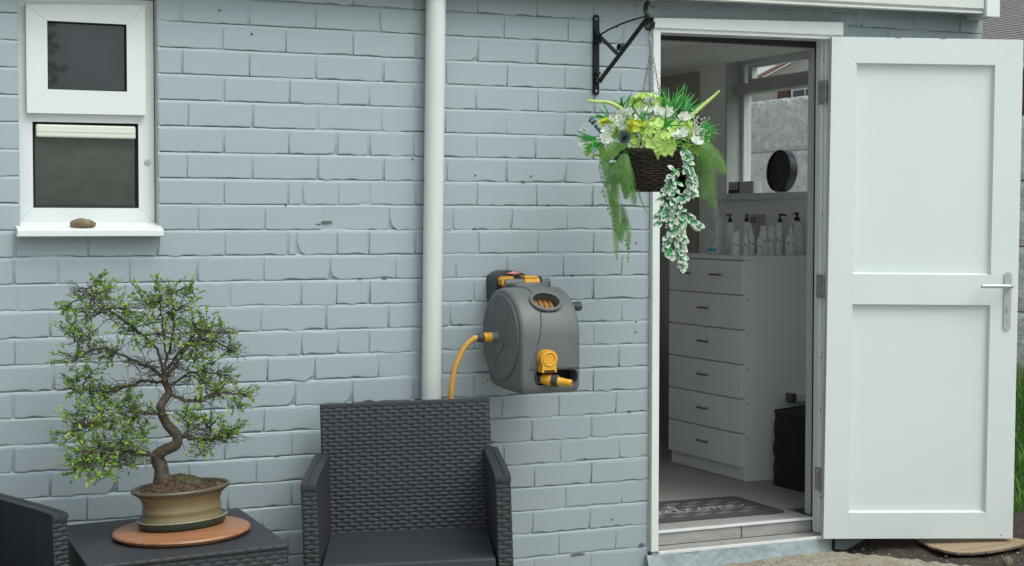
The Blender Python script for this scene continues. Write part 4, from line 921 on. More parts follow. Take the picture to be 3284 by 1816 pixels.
# things lying near the door
pl = thing('lid_board', 'thin tan board lying on the soil under the open door', 'board', (4.33, -0.25, 0.11))
m = MB(); pts = [(4.179,-0.138),(4.150,-0.25),(4.153,-0.33),(4.168,-0.385),(4.215,-0.41),(4.297,-0.42),(4.40,-0.413),(4.489,-0.388),(4.56,-0.33),(4.52,-0.12),(4.35,-0.02),(4.22,-0.03)]
m.prism(pts, lambda a, b, d: (a, b, d + 0.02 * (a - 4.2)), 0.112, 0.121); o_ = m.build('sheet', [M['plank'], M['plank_edge']], pl, local=False)
for p in o_.data.polygons:
    if abs(p.normal.z) < 0.5: p.material_index = 1
m = MB(); m.prism([(4.20, -0.362), (4.21, -0.355), (4.46, -0.345), (4.46, -0.352)], lambda a, b, d: (a, b, d + 0.02 * (a - 4.2)), 0.1208, 0.1216); m.build('groove', M['plank_edge'], pl, local=False)
tag(blob(rockfn((4.225, -0.60, 0.122), (0.021, 0.022, 0.020), 3.3, 0.3), 14, 9).build('loose_stone', M['rock'], None, smooth=True), 'loose brown stone on the soil in front of the tan board', 'stone')

# ------------------------------------------------------------------ woven resin armchairs
def weave(mb, o, U, V, N, lu, lv, pl, pr, A, res=0.0027, shift=0.0):
    """moulded basket weave: staggered oval strands standing proud of a panel"""
    o, U, V, N = Vector(o), Vector(U), Vector(V), Vector(N)
    nu = max(4, int(lu / res)); nv = max(4, int(lv / (res * 0.8)))
    def f(a, b):
        x = a * lu; y = b * lv; r = math.floor(y / pr); fy = y / pr - r - 0.5; fx = (x / pl + 0.5 * (r % 2) + shift); fx = fx - math.floor(fx) - 0.5
        e = (fx / 0.47) ** 2 * (0.35 + 0.65 * (fx / 0.47) ** 2) + (fy / 0.50) ** 2
        h = A * max(0, 1 - e) ** 0.27 if e < 1 else 0.0
        edge = min(a, 1 - a) * lu; edge2 = min(b, 1 - b) * lv
        if min(edge, edge2) < 0.002: h = 0
        return (o + U * x + V * y + N * h)[:]
    mb.grid(f, nu, nv)
ch1 = thing('armchair', 'charcoal woven resin armchair standing below the downpipe and hose reel', 'armchair', (1.953, -0.28, gz(1.953)), Matrix.Rotation(-0.368, 4, 'Z') @ TILT_Y, 'woven garden chairs')
ZB, ZA, ZS = 0.757, 0.600, 0.345
HB = 0.286
def bk(z, d=0.0):                            # y of the back's front face at height z (reclined), d behind it
    return lerp(-0.035, 0.050, (z - ZS) / (ZB - ZS)) + d
m = MB()
q = [(x, bk(z), z) for x, z in ((-HB, 0.20), (HB, 0.20), (HB, ZB), (-HB, ZB))]
bm_ = MB(); bm_.add([(x, y + 0.006, z) for x, y, z in q] + [(x, y + 0.034, z) for x, y, z in q], [(0,1,2,3), (7,6,5,4), (0,4,5,1), (1,5,6,2), (2,6,7,3), (3,7,4,0)])
bp_ = bm_.build('backrest', M['resin'], ch1)
w_ = MB(); tl = math.hypot(ZB - ZS + 0.06, 0.085 * (ZB - ZS + 0.06) / (ZB - ZS)); Vd = Vector((0, 0.085, ZB - ZS)).normalized(); Nd = Vector((0, -Vd.z, Vd.y))
weave(w_, (-HB, bk(ZS - 0.06) + 0.0045, ZS - 0.06), (1, 0, 0), Vd, Nd, 2 * HB, tl, 0.0405, 0.0128, 0.0036)
w_.build('back_weave', M['resin'], ch1, smooth=True)
m = MB(); m.rbox((-HB - 0.001, bk(ZB) + 0.002, ZB - 0.004), (HB + 0.001, bk(ZB) + 0.038, ZB + 0.006), 0.004); m.build('top_rail', M['resin'], ch1)
for s in (-1, 1):
    # arm panel: a slab splayed slightly outwards at the front
    xo0, xo1 = s * 0.305, s * 0.316; t = 0.046 * s
    m = MB(); bot = 0.0
    v8 = []
    for z in (bot, ZA - 0.010):
        v8 += [(xo0, 0.03, z), (xo0 - t, 0.03, z), (xo1 - t, -0.541, z), (xo1, -0.541, z)]
    m.add(v8, [(0,1,2,3), (4,5,6,7), (0,4,5,1), (1,5,6,2), (2,6,7,3), (3,7,4,0)]); ar = m.build('arm', M['resin'], ch1)
    # cap with a shallow groove along it
    c = MB()
    pr = [(0.0, 0.0), (0.0, 0.012), (0.018, 0.014), (0.0195, 0.011), (0.0215, 0.011), (0.023, 0.0135), (0.046, 0.012), (0.046, 0.0)]
    st_ = [(0.030, 0.0), (-0.10, 0.001), (-0.3, -0.001), (-0.46, -0.003), (-0.535, -0.006), (-0.548, -0.012)]
    vs = []
    for y, dz in st_:
        xo = lerp(xo0, xo1, (0.03 - y) / 0.571) + 0.001 * s
        vs += [(xo - s * a * 1.04, y, ZA - 0.012 + dz + b) for a, b in pr]
    k = len(pr); fs = [(i*k+j, i*k+(j+1) % k, (i+1)*k+(j+1) % k, (i+1)*k+j) for i in range(len(st_)-1) for j in range(k)] + [tuple(range(k)), tuple((len(st_)-1)*k + j for j in range(k))]
    c.add(vs, fs); c.build('cap', M['resin'], ar, smooth=True, autosmooth=35)
    f = MB(); x_l = min(xo1, xo1 - t)
    weave(f, (x_l, -0.5412, 0.02), (1, 0, 0), (0, 0, 1), (0, -1, 0), 0.046, ZA - 0.035, 0.046, 0.0133, 0.0040, res=0.0022, shift=0.25 if s > 0 else 0.0); f.build('front_weave', M['resin'], ar, smooth=True)
    f = MB(); weave(f, (xo0 + 0.0005 * s, 0.0, 0.02), (0.0175 * s, -1, 0), (0, 0, 1), (s, 0, 0), 0.535, ZA - 0.04, 0.0405, 0.0133, 0.0030, res=0.0045); f.build('side_weave', M['resin'], ar, smooth=True)
m = MB(); m.rbox((-0.262, -0.555, ZS - 0.03), (0.262, -0.03, ZS), 0.006); st = m.build('seat', M['resin_seat'], ch1)
d = MB()                                        # rows of small pierced slots in the seat
for i in range(44):
    for j in range(26):
        x = -0.25 + i * 0.0116 + (0.0 if j % 2 else 0.0058); y = -0.04 - j * 0.0195
        d.add([(x - 0.0016, y, ZS + 0.0006), (x + 0.0016, y, ZS + 0.0006), (x + 0.0016, y - 0.0105, ZS + 0.0006), (x - 0.0016, y - 0.0105, ZS + 0.0006)], [(0, 1, 2, 3)])
d.build('slot', M['black'], ch1, kind='stuff')
m = MB(); m.box((-0.262, -0.545, 0.18), (0.262, -0.53, ZS - 0.03)); ap = m.build('apron', M['resin'], ch1)
f = MB(); weave(f, (-0.262, -0.5452, 0.18), (1, 0, 0), (0, 0, 1), (0, -1, 0), 0.524, 0.135, 0.0405, 0.0133, 0.0036); f.build('apron_weave', M['resin'], ap, smooth=True)

def copy_tree(src, dst):
    for c in [x for x in src.children]:
        n = copy_obj(c, dst, c.matrix_basis.copy())
        copy_tree(c, n)
th2 = R(-18.7)
ch2 = thing('armchair', 'charcoal woven resin armchair cut off at the edge beside the bonsai table', 'armchair', (0.305, -0.239, gz(0.305)), Matrix.Rotation(-th2, 4, 'Z') @ TILT_Y, 'woven garden chairs')
copy_tree(ch1, ch2)

# ------------------------------------------------------------------ side table
tb = thing('side_table', 'charcoal woven resin side table carrying the bonsai on its board', 'side table', (1.110, -0.455, gz(1.11)), Matrix.Rotation(R(-2.0), 4, 'Z') @ TILT_Y)
TZ = 0.4498
m = MB(); m.rbox((-0.2875, -0.324, TZ - 0.012), (0.2875, 0.324, TZ), 0.003); m.build('top', M['resin_seat'], tb)
m = MB(); m.box((-0.283, -0.3185, 0.0), (0.283, 0.3185, TZ - 0.012)); m.build('body', M['resin'], tb)
f = MB(); weave(f, (-0.283, -0.319, 0.10), (1, 0, 0), (0, 0, 1), (0, -1, 0), 0.566, TZ - 0.114, 0.0405, 0.0133, 0.0036); f.build('front_weave', M['resin'], tb, smooth=True)
f = MB(); weave(f, (0.2835, -0.3185, 0.10), (0, 1, 0), (0, 0, 1), (1, 0, 0), 0.637, TZ - 0.114, 0.0405, 0.0133, 0.0036, res=0.004); f.build('side_weave', M['resin'], tb, smooth=True)
f = MB(); weave(f, (-0.287, -0.3245, TZ - 0.0125), (1, 0, 0), (0, 0, 1), (0, -1, 0), 0.574, 0.012, 0.0405, 0.0122, 0.0035); f.build('rim_weave', M['resin'], tb, smooth=True)
m = MB(); m.rbox((-0.06, -0.3262, TZ - 0.085), (0.075, -0.318, TZ - 0.048), 0.002); m.build('recess_plate', M['resin_seat'], tb)
def TT(x, y, z=0.0): return Vector((x, y, 0.4500 + SLOPE * (x - 1.11) + z))   # a point on the table top
# round wooden board
wb = thing('wooden_board', 'round reddish wooden board under the bonsai pot on the table', 'serving board', TT(1.128, -0.475, 0.0005), TILT_Y)
m = MB(); m.lathe([(0.190, 0.0), (0.203, 0.006), (0.2065, 0.014), (0.204, 0.0185), (0.199, 0.0205)], 64); m.build('board', M['wood'], wb, smooth=True, autosmooth=50)
# saucer
PC = (1.140, -0.432)
sa = thing('drip_saucer', 'dark green oval glazed drip saucer between pot and wooden board', 'saucer', TT(PC[0], PC[1], 0.021), TILT_Y @ Matrix.Rotation(R(17), 4, 'Z'))
m = MB(); m.lathe([(0.120, 0.0), (0.136, 0.004), (0.1435, 0.022), (0.1445, 0.0265)], 48, sy=0.76); m.build('dish', M['saucer'], sa, smooth=True, autosmooth=60)
m = MB(); m.tube([(0.1435 * math.cos(2*PI*i/48), 0.1435 * 0.76 * math.sin(2*PI*i/48), 0.0265) for i in range(48)], 0.0028, 8, closed=True); m.build('rim', M['saucer_rim'], sa, smooth=True)

# ------------------------------------------------------------------ bonsai
bo = thing('bonsai_tree', 'small leafed bonsai with winding trunk in a tan glazed pot', 'bonsai', TT(PC[0], PC[1], 0.0255), TILT_Y @ Matrix.Rotation(R(17), 4, 'Z'))
PH = 1.16
m = MB()
m.lathe([(0.112, 0.0), (0.120, 0.002), (0.122, 0.012), (0.127, 0.0155), (0.1285, 0.020), (0.125, 0.024), (0.1235, 0.034), (0.126, 0.038), (0.1275, 0.043), (0.1255, 0.047), (0.124, 0.052), (0.1245, 0.062), (0.129, 0.074), (0.138, 0.084), (0.149, 0.0905), (0.152, 0.0925)], 64, sy=0.76); m.v = [(p[0], p[1], p[2] * PH) for p in m.v]
pt = m.build('pot', M['pot'], bo, smooth=True, autosmooth=70)
m = MB(); m.lathe([(0.150, 0.0905), (0.1565, 0.0925), (0.1585, 0.0965), (0.155, 0.101), (0.149, 0.1015), (0.1455, 0.097), (0.143, 0.085)], 64, sy=0.76); m.f = m.f[:-2]; m.mi = m.mi[:-2]; m.v = [(p[0], p[1], p[2] * PH) for p in m.v]; m.build('rim', M['pot_rim'], pt, smooth=True)
m = MB(); m.grid(lambda u, v: (lerp(0.014, 0.074, u), -0.1225 * 0.76 * math.sqrt(max(0, 1 - (lerp(0.014, 0.074, u) / 0.1225) ** 2)) - 0.0012, 0.0015 + 0.0135 * v * (1 - (2 * u - 1) ** 6 * 0.7)), 12, 2); m.build('drain_notch', M['black'], pt, fixn=False)
def soilf(u, v):
    a = 2 * PI * u; r = 0.1455 * v; x = r * math.cos(a); y = r * 0.76 * math.sin(a)
    mound = 0.030 * math.exp(-((x + 0.045) ** 2 / 0.0040 + (y - 0.005) ** 2 / 0.0026)) + 0.024 * math.exp(-((x - 0.025) ** 2 / 0.0028 + y ** 2 / 0.004)) + 0.010
    return (x, y, 0.088 * PH + mound * (1 - v ** 4) + 0.006 * nz(x * 60, y * 60) * (v < 0.97) + 0.004 * nz(x * 140, y * 140, 3) * (v < 0.97))
m = MB(); m.grid(soilf, 72, 22); m.build('soil', M['soil'], bo, smooth=True, fixn=False)
m = MB()
for i in range(320):
    a = random.uniform(0, 2 * PI); r = 0.138 * math.sqrt(random.random()); x, y = r * math.cos(a), r * 0.76 * math.sin(a); z = soilf(a / 2 / PI, r / 0.1455)[2]; s_ = random.uniform(0.0022, 0.0058)
    m.add([Vector((x, y, z + 0.001)) + Vector(d) * s_ * random.uniform(.7, 1.3) for d in ((1,0,0),(0,1,0),(-1,0,0),(0,-1,0),(0,0,.8),(0,0,-.5))], [(0,1,4),(1,2,4),(2,3,4),(3,0,4),(1,0,5),(2,1,5),(3,2,5),(0,3,5)])
m.build('gravel', M['soil'], bo, kind='stuff')
m = MB(); m.grid(lambda u, v: (lambda p: (p[0], p[1], p[2] + 0.0022 + 0.003 * nz(p[0] * 200, p[1] * 200)))(soilf(0, 0) if False else (lambda x, y: (x, y, soilf(math.atan2(y / 0.76, x) / 2 / PI, math.hypot(x, y / 0.76) / 0.1455)[2]))(0.022 + 0.048 * (u - .5) * 2 * math.sqrt(max(0.02, 1 - (2 * v - 1) ** 2)), -0.012 + 0.045 * (2 * v - 1))), 18, 18); m.build('moss', M['moss'], bo, smooth=True, fixn=False)

YB = -0.42
TRUNK = [[1.085, 0.617], [1.079, 0.648], [1.067, 0.683], [1.086, 0.702], [1.117, 0.717], [1.128, 0.737], [1.12, 0.757], [1.102, 0.779], [1.089, 0.801], [1.08, 0.821], [1.077, 0.842], [1.089, 0.858], [1.105, 0.875], [1.102, 0.895], [1.094, 0.909], [1.089, 0.926]]
LIMBS = [[[1.062,0.686],[1.008,0.703],[0.928,0.721],[0.85,0.719]],[[1.078,0.815],[1.009,0.818],[0.929,0.802],[0.85,0.792]],[[1.089,0.926],[1.057,0.951],[0.997,0.98],[0.918,1.017],[0.839,0.993]],[[1.087,0.937],[1.064,1.019],[0.971,1.102],[0.893,1.164],[0.867,1.198]],[[1.089,0.93],[1.091,0.991],[1.078,1.093],[1.066,1.167]],[[1.091,0.926],[1.132,0.976],[1.181,1.056],[1.271,1.06]],[[1.105,0.875],[1.165,0.852],[1.235,0.876],[1.312,0.873]],[[1.12,0.757],[1.165,0.735],[1.234,0.731],[1.283,0.742]],[[1.102,0.895],[1.187,0.933],[1.277,0.922]],[[1.098,0.95],[1.167,1.022],[1.257,1.026],[1.319,0.993]],[[1.105,0.997],[1.119,1.092],[1.113,1.187]],[[1.094,0.909],[1.023,0.912],[0.93,0.882],[0.851,0.892]]]
CLUST = [[0.802,1.136,0.018,0.011],[0.814,1.08,0.043,0.018],[0.88,1.164,0.043,0.025],[0.912,1.117,0.065,0.036],[0.859,1.052,0.051,0.029],[0.832,0.986,0.051,0.018],[0.9,1.224,0.013,0.013],[0.946,1.19,0.036,0.018],[0.972,1.136,0.058,0.033],[1.025,1.155,0.043,0.036],[1.066,1.181,0.036,0.022],[1.106,1.187,0.029,0.025],[1.168,1.186,0.018,0.018],[1.106,1.126,0.051,0.029],[1.174,1.09,0.043,0.025],[1.222,1.075,0.043,0.029],[1.271,1.06,0.033,0.018],[1.065,1.059,0.058,0.029],[0.998,1.068,0.051,0.029],[1.187,1.029,0.043,0.025],[1.25,1.027,0.043,0.022],[1.312,0.994,0.025,0.009],[1.187,0.981,0.036,0.018],[0.944,0.982,0.043,0.022],[0.878,0.945,0.036,0.018],[0.838,0.92,0.022,0.011],[1.242,0.951,0.036,0.022],[1.277,0.915,0.043,0.025],[1.312,0.873,0.029,0.013],[1.242,0.876,0.043,0.025],[1.2,0.905,0.036,0.022],[1.29,0.839,0.025,0.011],[1.131,0.812,0.036,0.014],[1.179,0.789,0.036,0.025],[1.22,0.766,0.036,0.025],[1.276,0.777,0.033,0.018],[1.29,0.742,0.025,0.018],[1.241,0.731,0.036,0.018],[1.192,0.692,0.022,0.014],[0.832,0.887,0.029,0.014],[0.877,0.885,0.036,0.018],[0.93,0.876,0.043,0.022],[0.956,0.848,0.043,0.025],[0.903,0.83,0.043,0.029],[1.009,0.838,0.036,0.018],[1.036,0.817,0.029,0.014],[0.818,0.814,0.033,0.018],[0.863,0.792,0.043,0.029],[0.916,0.782,0.051,0.033],[0.798,0.769,0.036,0.022],[0.824,0.734,0.043,0.029],[0.882,0.737,0.051,0.029],[0.942,0.747,0.043,0.025],[0.995,0.778,0.029,0.018],[0.791,0.696,0.029,0.022],[0.836,0.687,0.043,0.029],[0.895,0.69,0.051,0.029],[0.948,0.68,0.036,0.022],[0.875,0.651,0.029,0.014],[0.988,0.711,0.029,0.022],[0.81,0.655,0.022,0.013],[1.022,0.77,0.022,0.011]]
tz_off = 0.0
tp_ = spline([(x, YB + 0.012 * math.sin(i * 1.1), z + (-0.03 if i == 0 else 0)) for i, (x, z) in enumerate(TRUNK)], 70)
rad = [lerp(0.026, 0.0185, min(1, i / 14)) if i < 14 else lerp(0.0185, 0.0105, (i - 14) / 56) for i in range(70)]
rad = [r * 0.93 * (1 + 0.10 * nz(i * 0.5, 2)) for i, r in enumerate(rad)]
rad[0] = 0.036; rad[1] = 0.033; rad[2] = 0.029
m = MB(); m.tube(tp_, rad, 14)
m.v = [tuple(Vector(p) + Vector((nz(p[0]*60, p[1]*60, p[2]*40), nz(p[0]*60+9, p[1]*60, p[2]*40), 0)) * 0.0035) for p in m.v]
m.build('trunk', M['bark'], bo, local=False, smooth=True)
rng = random.Random(11)
limb_pts = []
for li, L in enumerate(LIMBS):
    dy = [-0.10, -0.03, 0.05, 0.06, -0.06, -0.04, -0.08, -0.02, 0.07, 0.05, 0.0, 0.08][li]
    k = len(L); pts = spline([(x + (0.004 * nz(i * 3.1, li)), YB + dy * (i / (k - 1)) , z) for i, (x, z) in enumerate(L)], 9 * (k - 1) + 1)
    pts = [p + Vector((nz(i * 0.8, li * 3.3), nz(i * 0.8, li * 3.3, 5), nz(i * 0.8, li * 3.3, 9))) * 0.007 * min(1, i / 5) for i, p in enumerate(pts)]
    r0 = 0.0062 if li in (0, 2, 5, 6, 7) else 0.005
    mm = MB(); n_ = len(pts); mm.tube(pts, [lerp(r0, 0.0018, i / (n_ - 1)) for i in range(n_)], 7); mm.build('branch', M['bark'], bo, local=False, smooth=True)
    limb_pts += [(p, li) for p in pts[2:]]
tw = MB(); lf = [MB(), MB(), MB()]
def leaf(mb, p, d, L, w):
    d = d.normalized(); s = d.cross(Vector((rng.gauss(0, .5), rng.gauss(0, .5), 1))).normalized(); n_ = s.cross(d)
    a = p + d * L * .45
    mb.add([p, a + s * w + n_ * w * .35, p + d * L, a - s * w + n_ * w * .35, a - n_ * w * .05], [(0, 4, 1), (1, 4, 2), (2, 4, 3), (3, 4, 0)])
def twig(a, b, r0, r1, n=5, wob=0.006):
    pts = []
    for i in range(n):
        t = i / (n - 1); p = a.lerp(b, t)
        if 0 < i < n - 1: p = p + Vector((rng.gauss(0, wob), rng.gauss(0, wob), rng.gauss(0, wob)))
        pts.append(p)
    tw.tube(pts, [lerp(r0, r1, i / (n - 1)) for i in range(n)], 4, cap=False); return pts
for ci, (cx, cz, rx, rz) in enumerate(CLUST):
    best = min(limb_pts, key=lambda q: (q[0].x - cx) ** 2 + (q[0].z - cz) ** 2)[0]
    cy = best.y + rng.uniform(-0.07, 0.07)
    c = Vector((cx, cy, cz))
    base = twig(best, c, 0.0026, 0.0014, 6, 0.006)
    nt_ = 8 + int(rx * rz * 10000)
    for k in range(nt_):
        th = rng.uniform(0, 2 * PI); u = math.sqrt(rng.random())
        e_ = c + Vector((math.cos(th) * rx * u * 1.75, rng.uniform(-1, 1) * rx * .9, math.sin(th) * rz * u * 2.1 + 0.25 * rz))
        st_ = rng.choice(base[2:])
        pts = twig(st_, e_, 0.0011, 0.0006, 4, 0.004)
        dirn = (pts[-1] - pts[-2])
        for q in range(rng.randint(5, 8)):
            t = rng.uniform(0.25, 1.08); p = st_.lerp(e_, t) + Vector((rng.gauss(0, .002), rng.gauss(0, .002), rng.gauss(0, .002)))
            dd = dirn.normalized() + Vector((rng.gauss(0, .8), rng.gauss(0, .8), rng.gauss(0.1, .6)))
            mbk = lf[0 if rng.random() < 0.50 else 1 if rng.random() < 0.5 else 2]
            leaf(mbk, p, dd, rng.uniform(0.009, 0.0155), rng.uniform(0.0032, 0.0050))
        leaf(lf[rng.choice([0, 1])], e_, dirn, 0.017, 0.005)
for k in range(420):                              # bare inner twigs
    p, li = rng.choice(limb_pts)
    d = Vector((rng.gauss(0, 1) + (0.9 if p.x > 1.09 else -0.9), rng.gauss(0, .9), rng.gauss(0.1, .55))).normalized()
    L = rng.uniform(0.03, 0.085); pts = twig(p, p + d * L, 0.0013, 0.0006, 5, 0.005)
    for _ in range(2):
        q = rng.choice(pts[1:4]); d2 = (d + Vector((rng.gauss(0, .8), rng.gauss(0, .8), rng.gauss(0, .8)))).normalized(); twig(q, q + d2 * rng.uniform(.015, .045), 0.0008, 0.0005, 4, 0.003)
tw.build('twigs', M['twig'], bo, local=False, kind='stuff', fixn=False)
for i, k in enumerate(('leaf_a', 'leaf_b', 'leaf_c')): lf[i].build('foliage', M[k], bo, local=False, kind='stuff', fixn=False)

# ------------------------------------------------------------------ hose reel
hr = thing('hose_reel', 'grey wall mounted hose reel with orange tap, nozzle and amber feed hose', 'hose reel', (2.41, 0.0, 1.0))
yc, zc, rr = -0.228, 1.002, 0.170
pf = [(yc - rr * math.cos(a), zc + rr * math.sin(a)) for a in [R(-4 + i * 232 / 46) for i in range(47)]]
pf += [(-0.128, 0.836), (-0.16, 0.826), (-0.27, 0.818), (-0.365, 0.815), (-0.386, 0.820), (-0.396, 0.834), (-0.398, 0.87), (-0.399, 0.93)]
cy_, cz_ = -0.235, 0.99
bd = MB(); xsn = [(2.300, 0.014), (2.3025, 0.007), (2.308, 0.0025), (2.318, 0.0), (2.505, 0.0), (2.515, 0.0025), (2.521, 0.007), (2.524, 0.014)]
n = len(pf)
for x, ins in xsn:
    s = 1 - ins / 0.17
    bd.v += [(x, cy_ + (y - cy_) * s, cz_ + (z - cz_) * s) for y, z in pf]
for i in range(len(xsn) - 1):
    for j in range(n): bd.f.append((i*n+j, i*n+(j+1) % n, (i+1)*n+(j+1) % n, (i+1)*n+j))
bd.f.append(tuple(range(n))); bd.f.append(tuple((len(xsn)-1)*n + j for j in range(n))); bd.mi = [0] * len(bd.f)
body = bd.build('housing', M['hose_grey'], hr, local=False, smooth=True)
A0 = R(47); nrm = Vector((0, -math.cos(A0), math.sin(A0))); tan = Vector((0, math.sin(A0), math.cos(A0))); rc = Vector((2.415, yc, zc)) + nrm * rr
def el(rx, ry, k=36): return [(rx * math.cos(2*PI*i/k), ry * math.sin(2*PI*i/k)) for i in range(k)]
cut1 = MB(); cut1.prism(el(0.049, 0.036), lambda a, b, d: (rc + Vector((1, 0, 0)) * a + tan * b + nrm * d)[:], -0.05, 0.03)
cut2 = MB(); cut2.prism(rrect(2.348, 2.512, 0.846, 0.897, 0.020, 6), lambda a, b, d: (a, d, b), -0.45, -0.335)
inv = WM[hr.name].inverted()
for c in (cut1, cut2): c.v = [tuple(inv @ Vector(p)) for p in c.v]
carve(body, [cut1, cut2])
body.data.polygons.foreach_set('use_smooth', [True] * len(body.data.polygons)); body.data.set_sharp_from_angle(angle=R(38))
body.data.materials.clear(); body.data.materials.append(M['hose_grey'])
m = MB(); m.tube([(rc + Vector((1, 0, 0)) * a + tan * b + nrm * 0.004)[:] for a, b in el(0.055, 0.0415, 40)], 0.0068, 10, closed=True); m.build('ring', M['hose_grey'], hr, local=False, smooth=True)
m = MB(); m.prism(el(0.05, 0.037), lambda a, b, d: (rc + Vector((1, 0, 0)) * a + tan * b + nrm * d)[:], -0.055, -0.045); m.build('well', M['hose_dark'], hr, local=False)
for i in range(5):
    x = 2.375 + i * 0.0185
    m = MB(); m.tube([(x, yc - (rr - 0.030) * math.cos(R(a)), zc + (rr - 0.030) * math.sin(R(a))) for a in range(25, 72, 5)], 0.0088, 10); m.build('hose_coil', M['hose_in'], hr, local=False, smooth=True)
# raised strap running down the front
st_ = []
for i in range(34):
    a = R(112 - i * 112 / 33); t = i / 33
    st_.append(((yc - (rr + 0.005) * math.cos(a), zc + (rr + 0.005) * math.sin(a)), t))
st_ += [((-0.404, 0.965), 1.12), ((-0.4045, 0.93), 1.24), ((-0.4045, 0.904), 1.33)]
sp = MB(); vs = []
for (y, z), t in st_:
    bell = max(0, (t - 0.62) / 0.71) ** 1.7; topw = 0.02 * max(0, 0.35 - t) / 0.35
    xl = 2.383 - 0.050 * bell - topw; xr = 2.452 + 0.062 * bell + topw
    hole = 0
    vs += [(xl - 0.004, y + (yc - y) * 0.04, z + (zc - z) * 0.04 if t < 1 else z), (xl, y, z), (lerp(xl, xr, .5), y, z), (xr, y, z), (xr + 0.004, y + (yc - y) * 0.04, z + (zc - z) * 0.04 if t < 1 else z)]
fs = []
for i in range(len(st_) - 1):
    aa = math.degrees(math.atan2(st_[i][0][1] - zc, yc - st_[i][0][0]))
    if 33 < aa < 63: continue
    for j in range(4): fs.append((i*5+j, i*5+j+1, (i+1)*5+j+1, (i+1)*5+j))
sp.add(vs, fs); sp.build('strap', M['hose_grey'], hr, local=False, smooth=True, autosmooth=50)
# side disc with six round hollows and a hub
dc = MB(); dc.lathe([(0.150, 0.0), (0.150, 0.004), (0.146, 0.0065)], 64, mx=Matrix.Rotation(-PI/2, 4, 'Y'), c=(2.3005, yc, zc)); disc = dc.build('side_disc', M['hose_grey'], hr, local=False)
cs = []
for i in range(6):
    a = R(30 + 60 * i); c = MB(); c.lathe([(0.036, -0.02), (0.036, 0.02)], 24, mx=Matrix.Rotation(-PI/2, 4, 'Y'), c=(2.2755, yc + 0.1 * math.cos(a), zc + 0.1 * math.sin(a))); c.v = [tuple(inv @ Vector(p)) for p in c.v]; cs.append(c)
carve(disc, cs); disc.data.materials.clear(); disc.data.materials.append(M['hose_grey'])
m = MB(); m.lathe([(0.058, 0.0), (0.058, 0.002), (0.056, 0.003), (0.055, 0.0015), (0.02, 0.0015), (0.017, 0.006), (0.016, 0.018), (0.013, 0.022)], 40, mx=Matrix.Rotation(-PI/2, 4, 'Y'), c=(2.2935, -0.212, 1.0)); m.build('hub', M['hose_grey'], hr, local=False, smooth=True, autosmooth=35)
m = MB(); m.lathe([(0.012, 0.0), (0.0165, 0.002), (0.0175, 0.012), (0.0155, 0.020), (0.017, 0.030), (0.0165, 0.040)], 18, mx=Matrix.Rotation(-PI/2, 4, 'Y'), c=(2.283, -0.205, 1.0)); m.build('connector', M['orange'], hr, local=False, smooth=True, autosmooth=40)
m = MB()
m.lathe([(0.0145, 0.0), (0.017, 0.003), (0.0165, 0.014), (0.0125, 0.024)], 12, mx=Matrix.Rotation(-PI/2, 4, 'Y'), c=(2.2425, -0.205, 1.0)); m.build('collar', M['hose_dark'], hr, local=False)
m = MB(); hp = spline([(2.228, -0.205, 1.0), (2.208, -0.205, 0.997), (2.178, -0.203, 0.973), (2.153, -0.20, 0.93), (2.138, -0.2, 0.893), (2.128, -0.2, 0.842), (2.124, -0.2, 0.77), (2.126, -0.2, 0.6), (2.135, -0.18, 0.3), (2.16, -0.12, 0.05)], 60)
m.tube(hp, 0.0098, 12); m.build('feed_hose', M['hose'], hr, local=False, smooth=True)
m = MB(); m.tube([(2.50, -0.285, 1.105), (2.575, -0.285, 1.105)], 0.0150, 14); m.tube([(2.56, -0.285, 1.105), (2.578, -0.285, 1.105)], 0.0165, 8); m.build('crank_stub', M['hose_dark'], hr, local=False, smooth=True, autosmooth=40)
m = MB(); m.prism(circ(16, 0.031, (2.385, 0.938), R(-35), R(215), True) + [(2.358, 0.893), (2.413, 0.893)], lambda a, b, d: (a, d, b), -0.437, -0.403); tk = m.build('tap_knob', M['orange'], hr, local=False, smooth=True, autosmooth=30)
m = MB(); m.tube([(2.385 + 0.0225 * math.cos(2*PI*i/28), -0.4375, 0.938 + 0.0225 * math.sin(2*PI*i/28)) for i in range(28)], 0.0032, 8, closed=True); m.build('rim', M['orange'], tk, local=False, smooth=True)
m = MB(); m.box((2.366, -0.4385, 0.8945), (2.405, -0.4368, 0.9005)); m.build('slot', M['black'], tk, local=False)
n0, n1 = Vector((2.376, -0.395, 0.868)), Vector((2.449, -0.470, 0.858)); dn = (n1 - n0).normalized(); Ln = (n1 - n0).length
def alongn(prof, nm, mt, k=18, sm=True):
    mb = MB(); mb.tube([n0 + dn * d for d, r in prof], [r for d, r in prof], k); return mb.build(nm, M[mt], hr, local=False, smooth=sm, autosmooth=45)
alongn([(0.0, 0.014), (0.012, 0.018), (0.034, 0.0195), (0.040, 0.017)], 'hose_end', 'orange')
alongn([(0.038, 0.0195), (0.040, 0.0212), (0.058, 0.0212), (0.060, 0.018)], 'grip_ring', 'hose_dark', 12, False)
nz_ = alongn([(0.061, 0.0160), (0.067, 0.0140), (0.085, 0.0120), (Ln, 0.0112), (Ln + 0.0035, 0.0100)], 'nozzle', 'orange')
m = MB(); m.tube([n0 + dn * (Ln + 0.0034), n0 + dn * (Ln + 0.0042)], 0.0048, 12); m.build('spout_hole', M['black'], nz_, local=False)
m = MB(); m.box((2.353, -0.395, 0.848), (2.357, -0.34, 0.894)); m.rbox((2.360, -0.392, 0.850), (2.40, -0.35, 0.880), 0.003); m.build('guide', M['hose_dark'], hr, local=False)
m = MB(); m.box((2.345, -0.336, 0.84), (2.516, -0.330, 0.90)); m.build('slot_back', M['black'], hr, local=False)
m = MB()
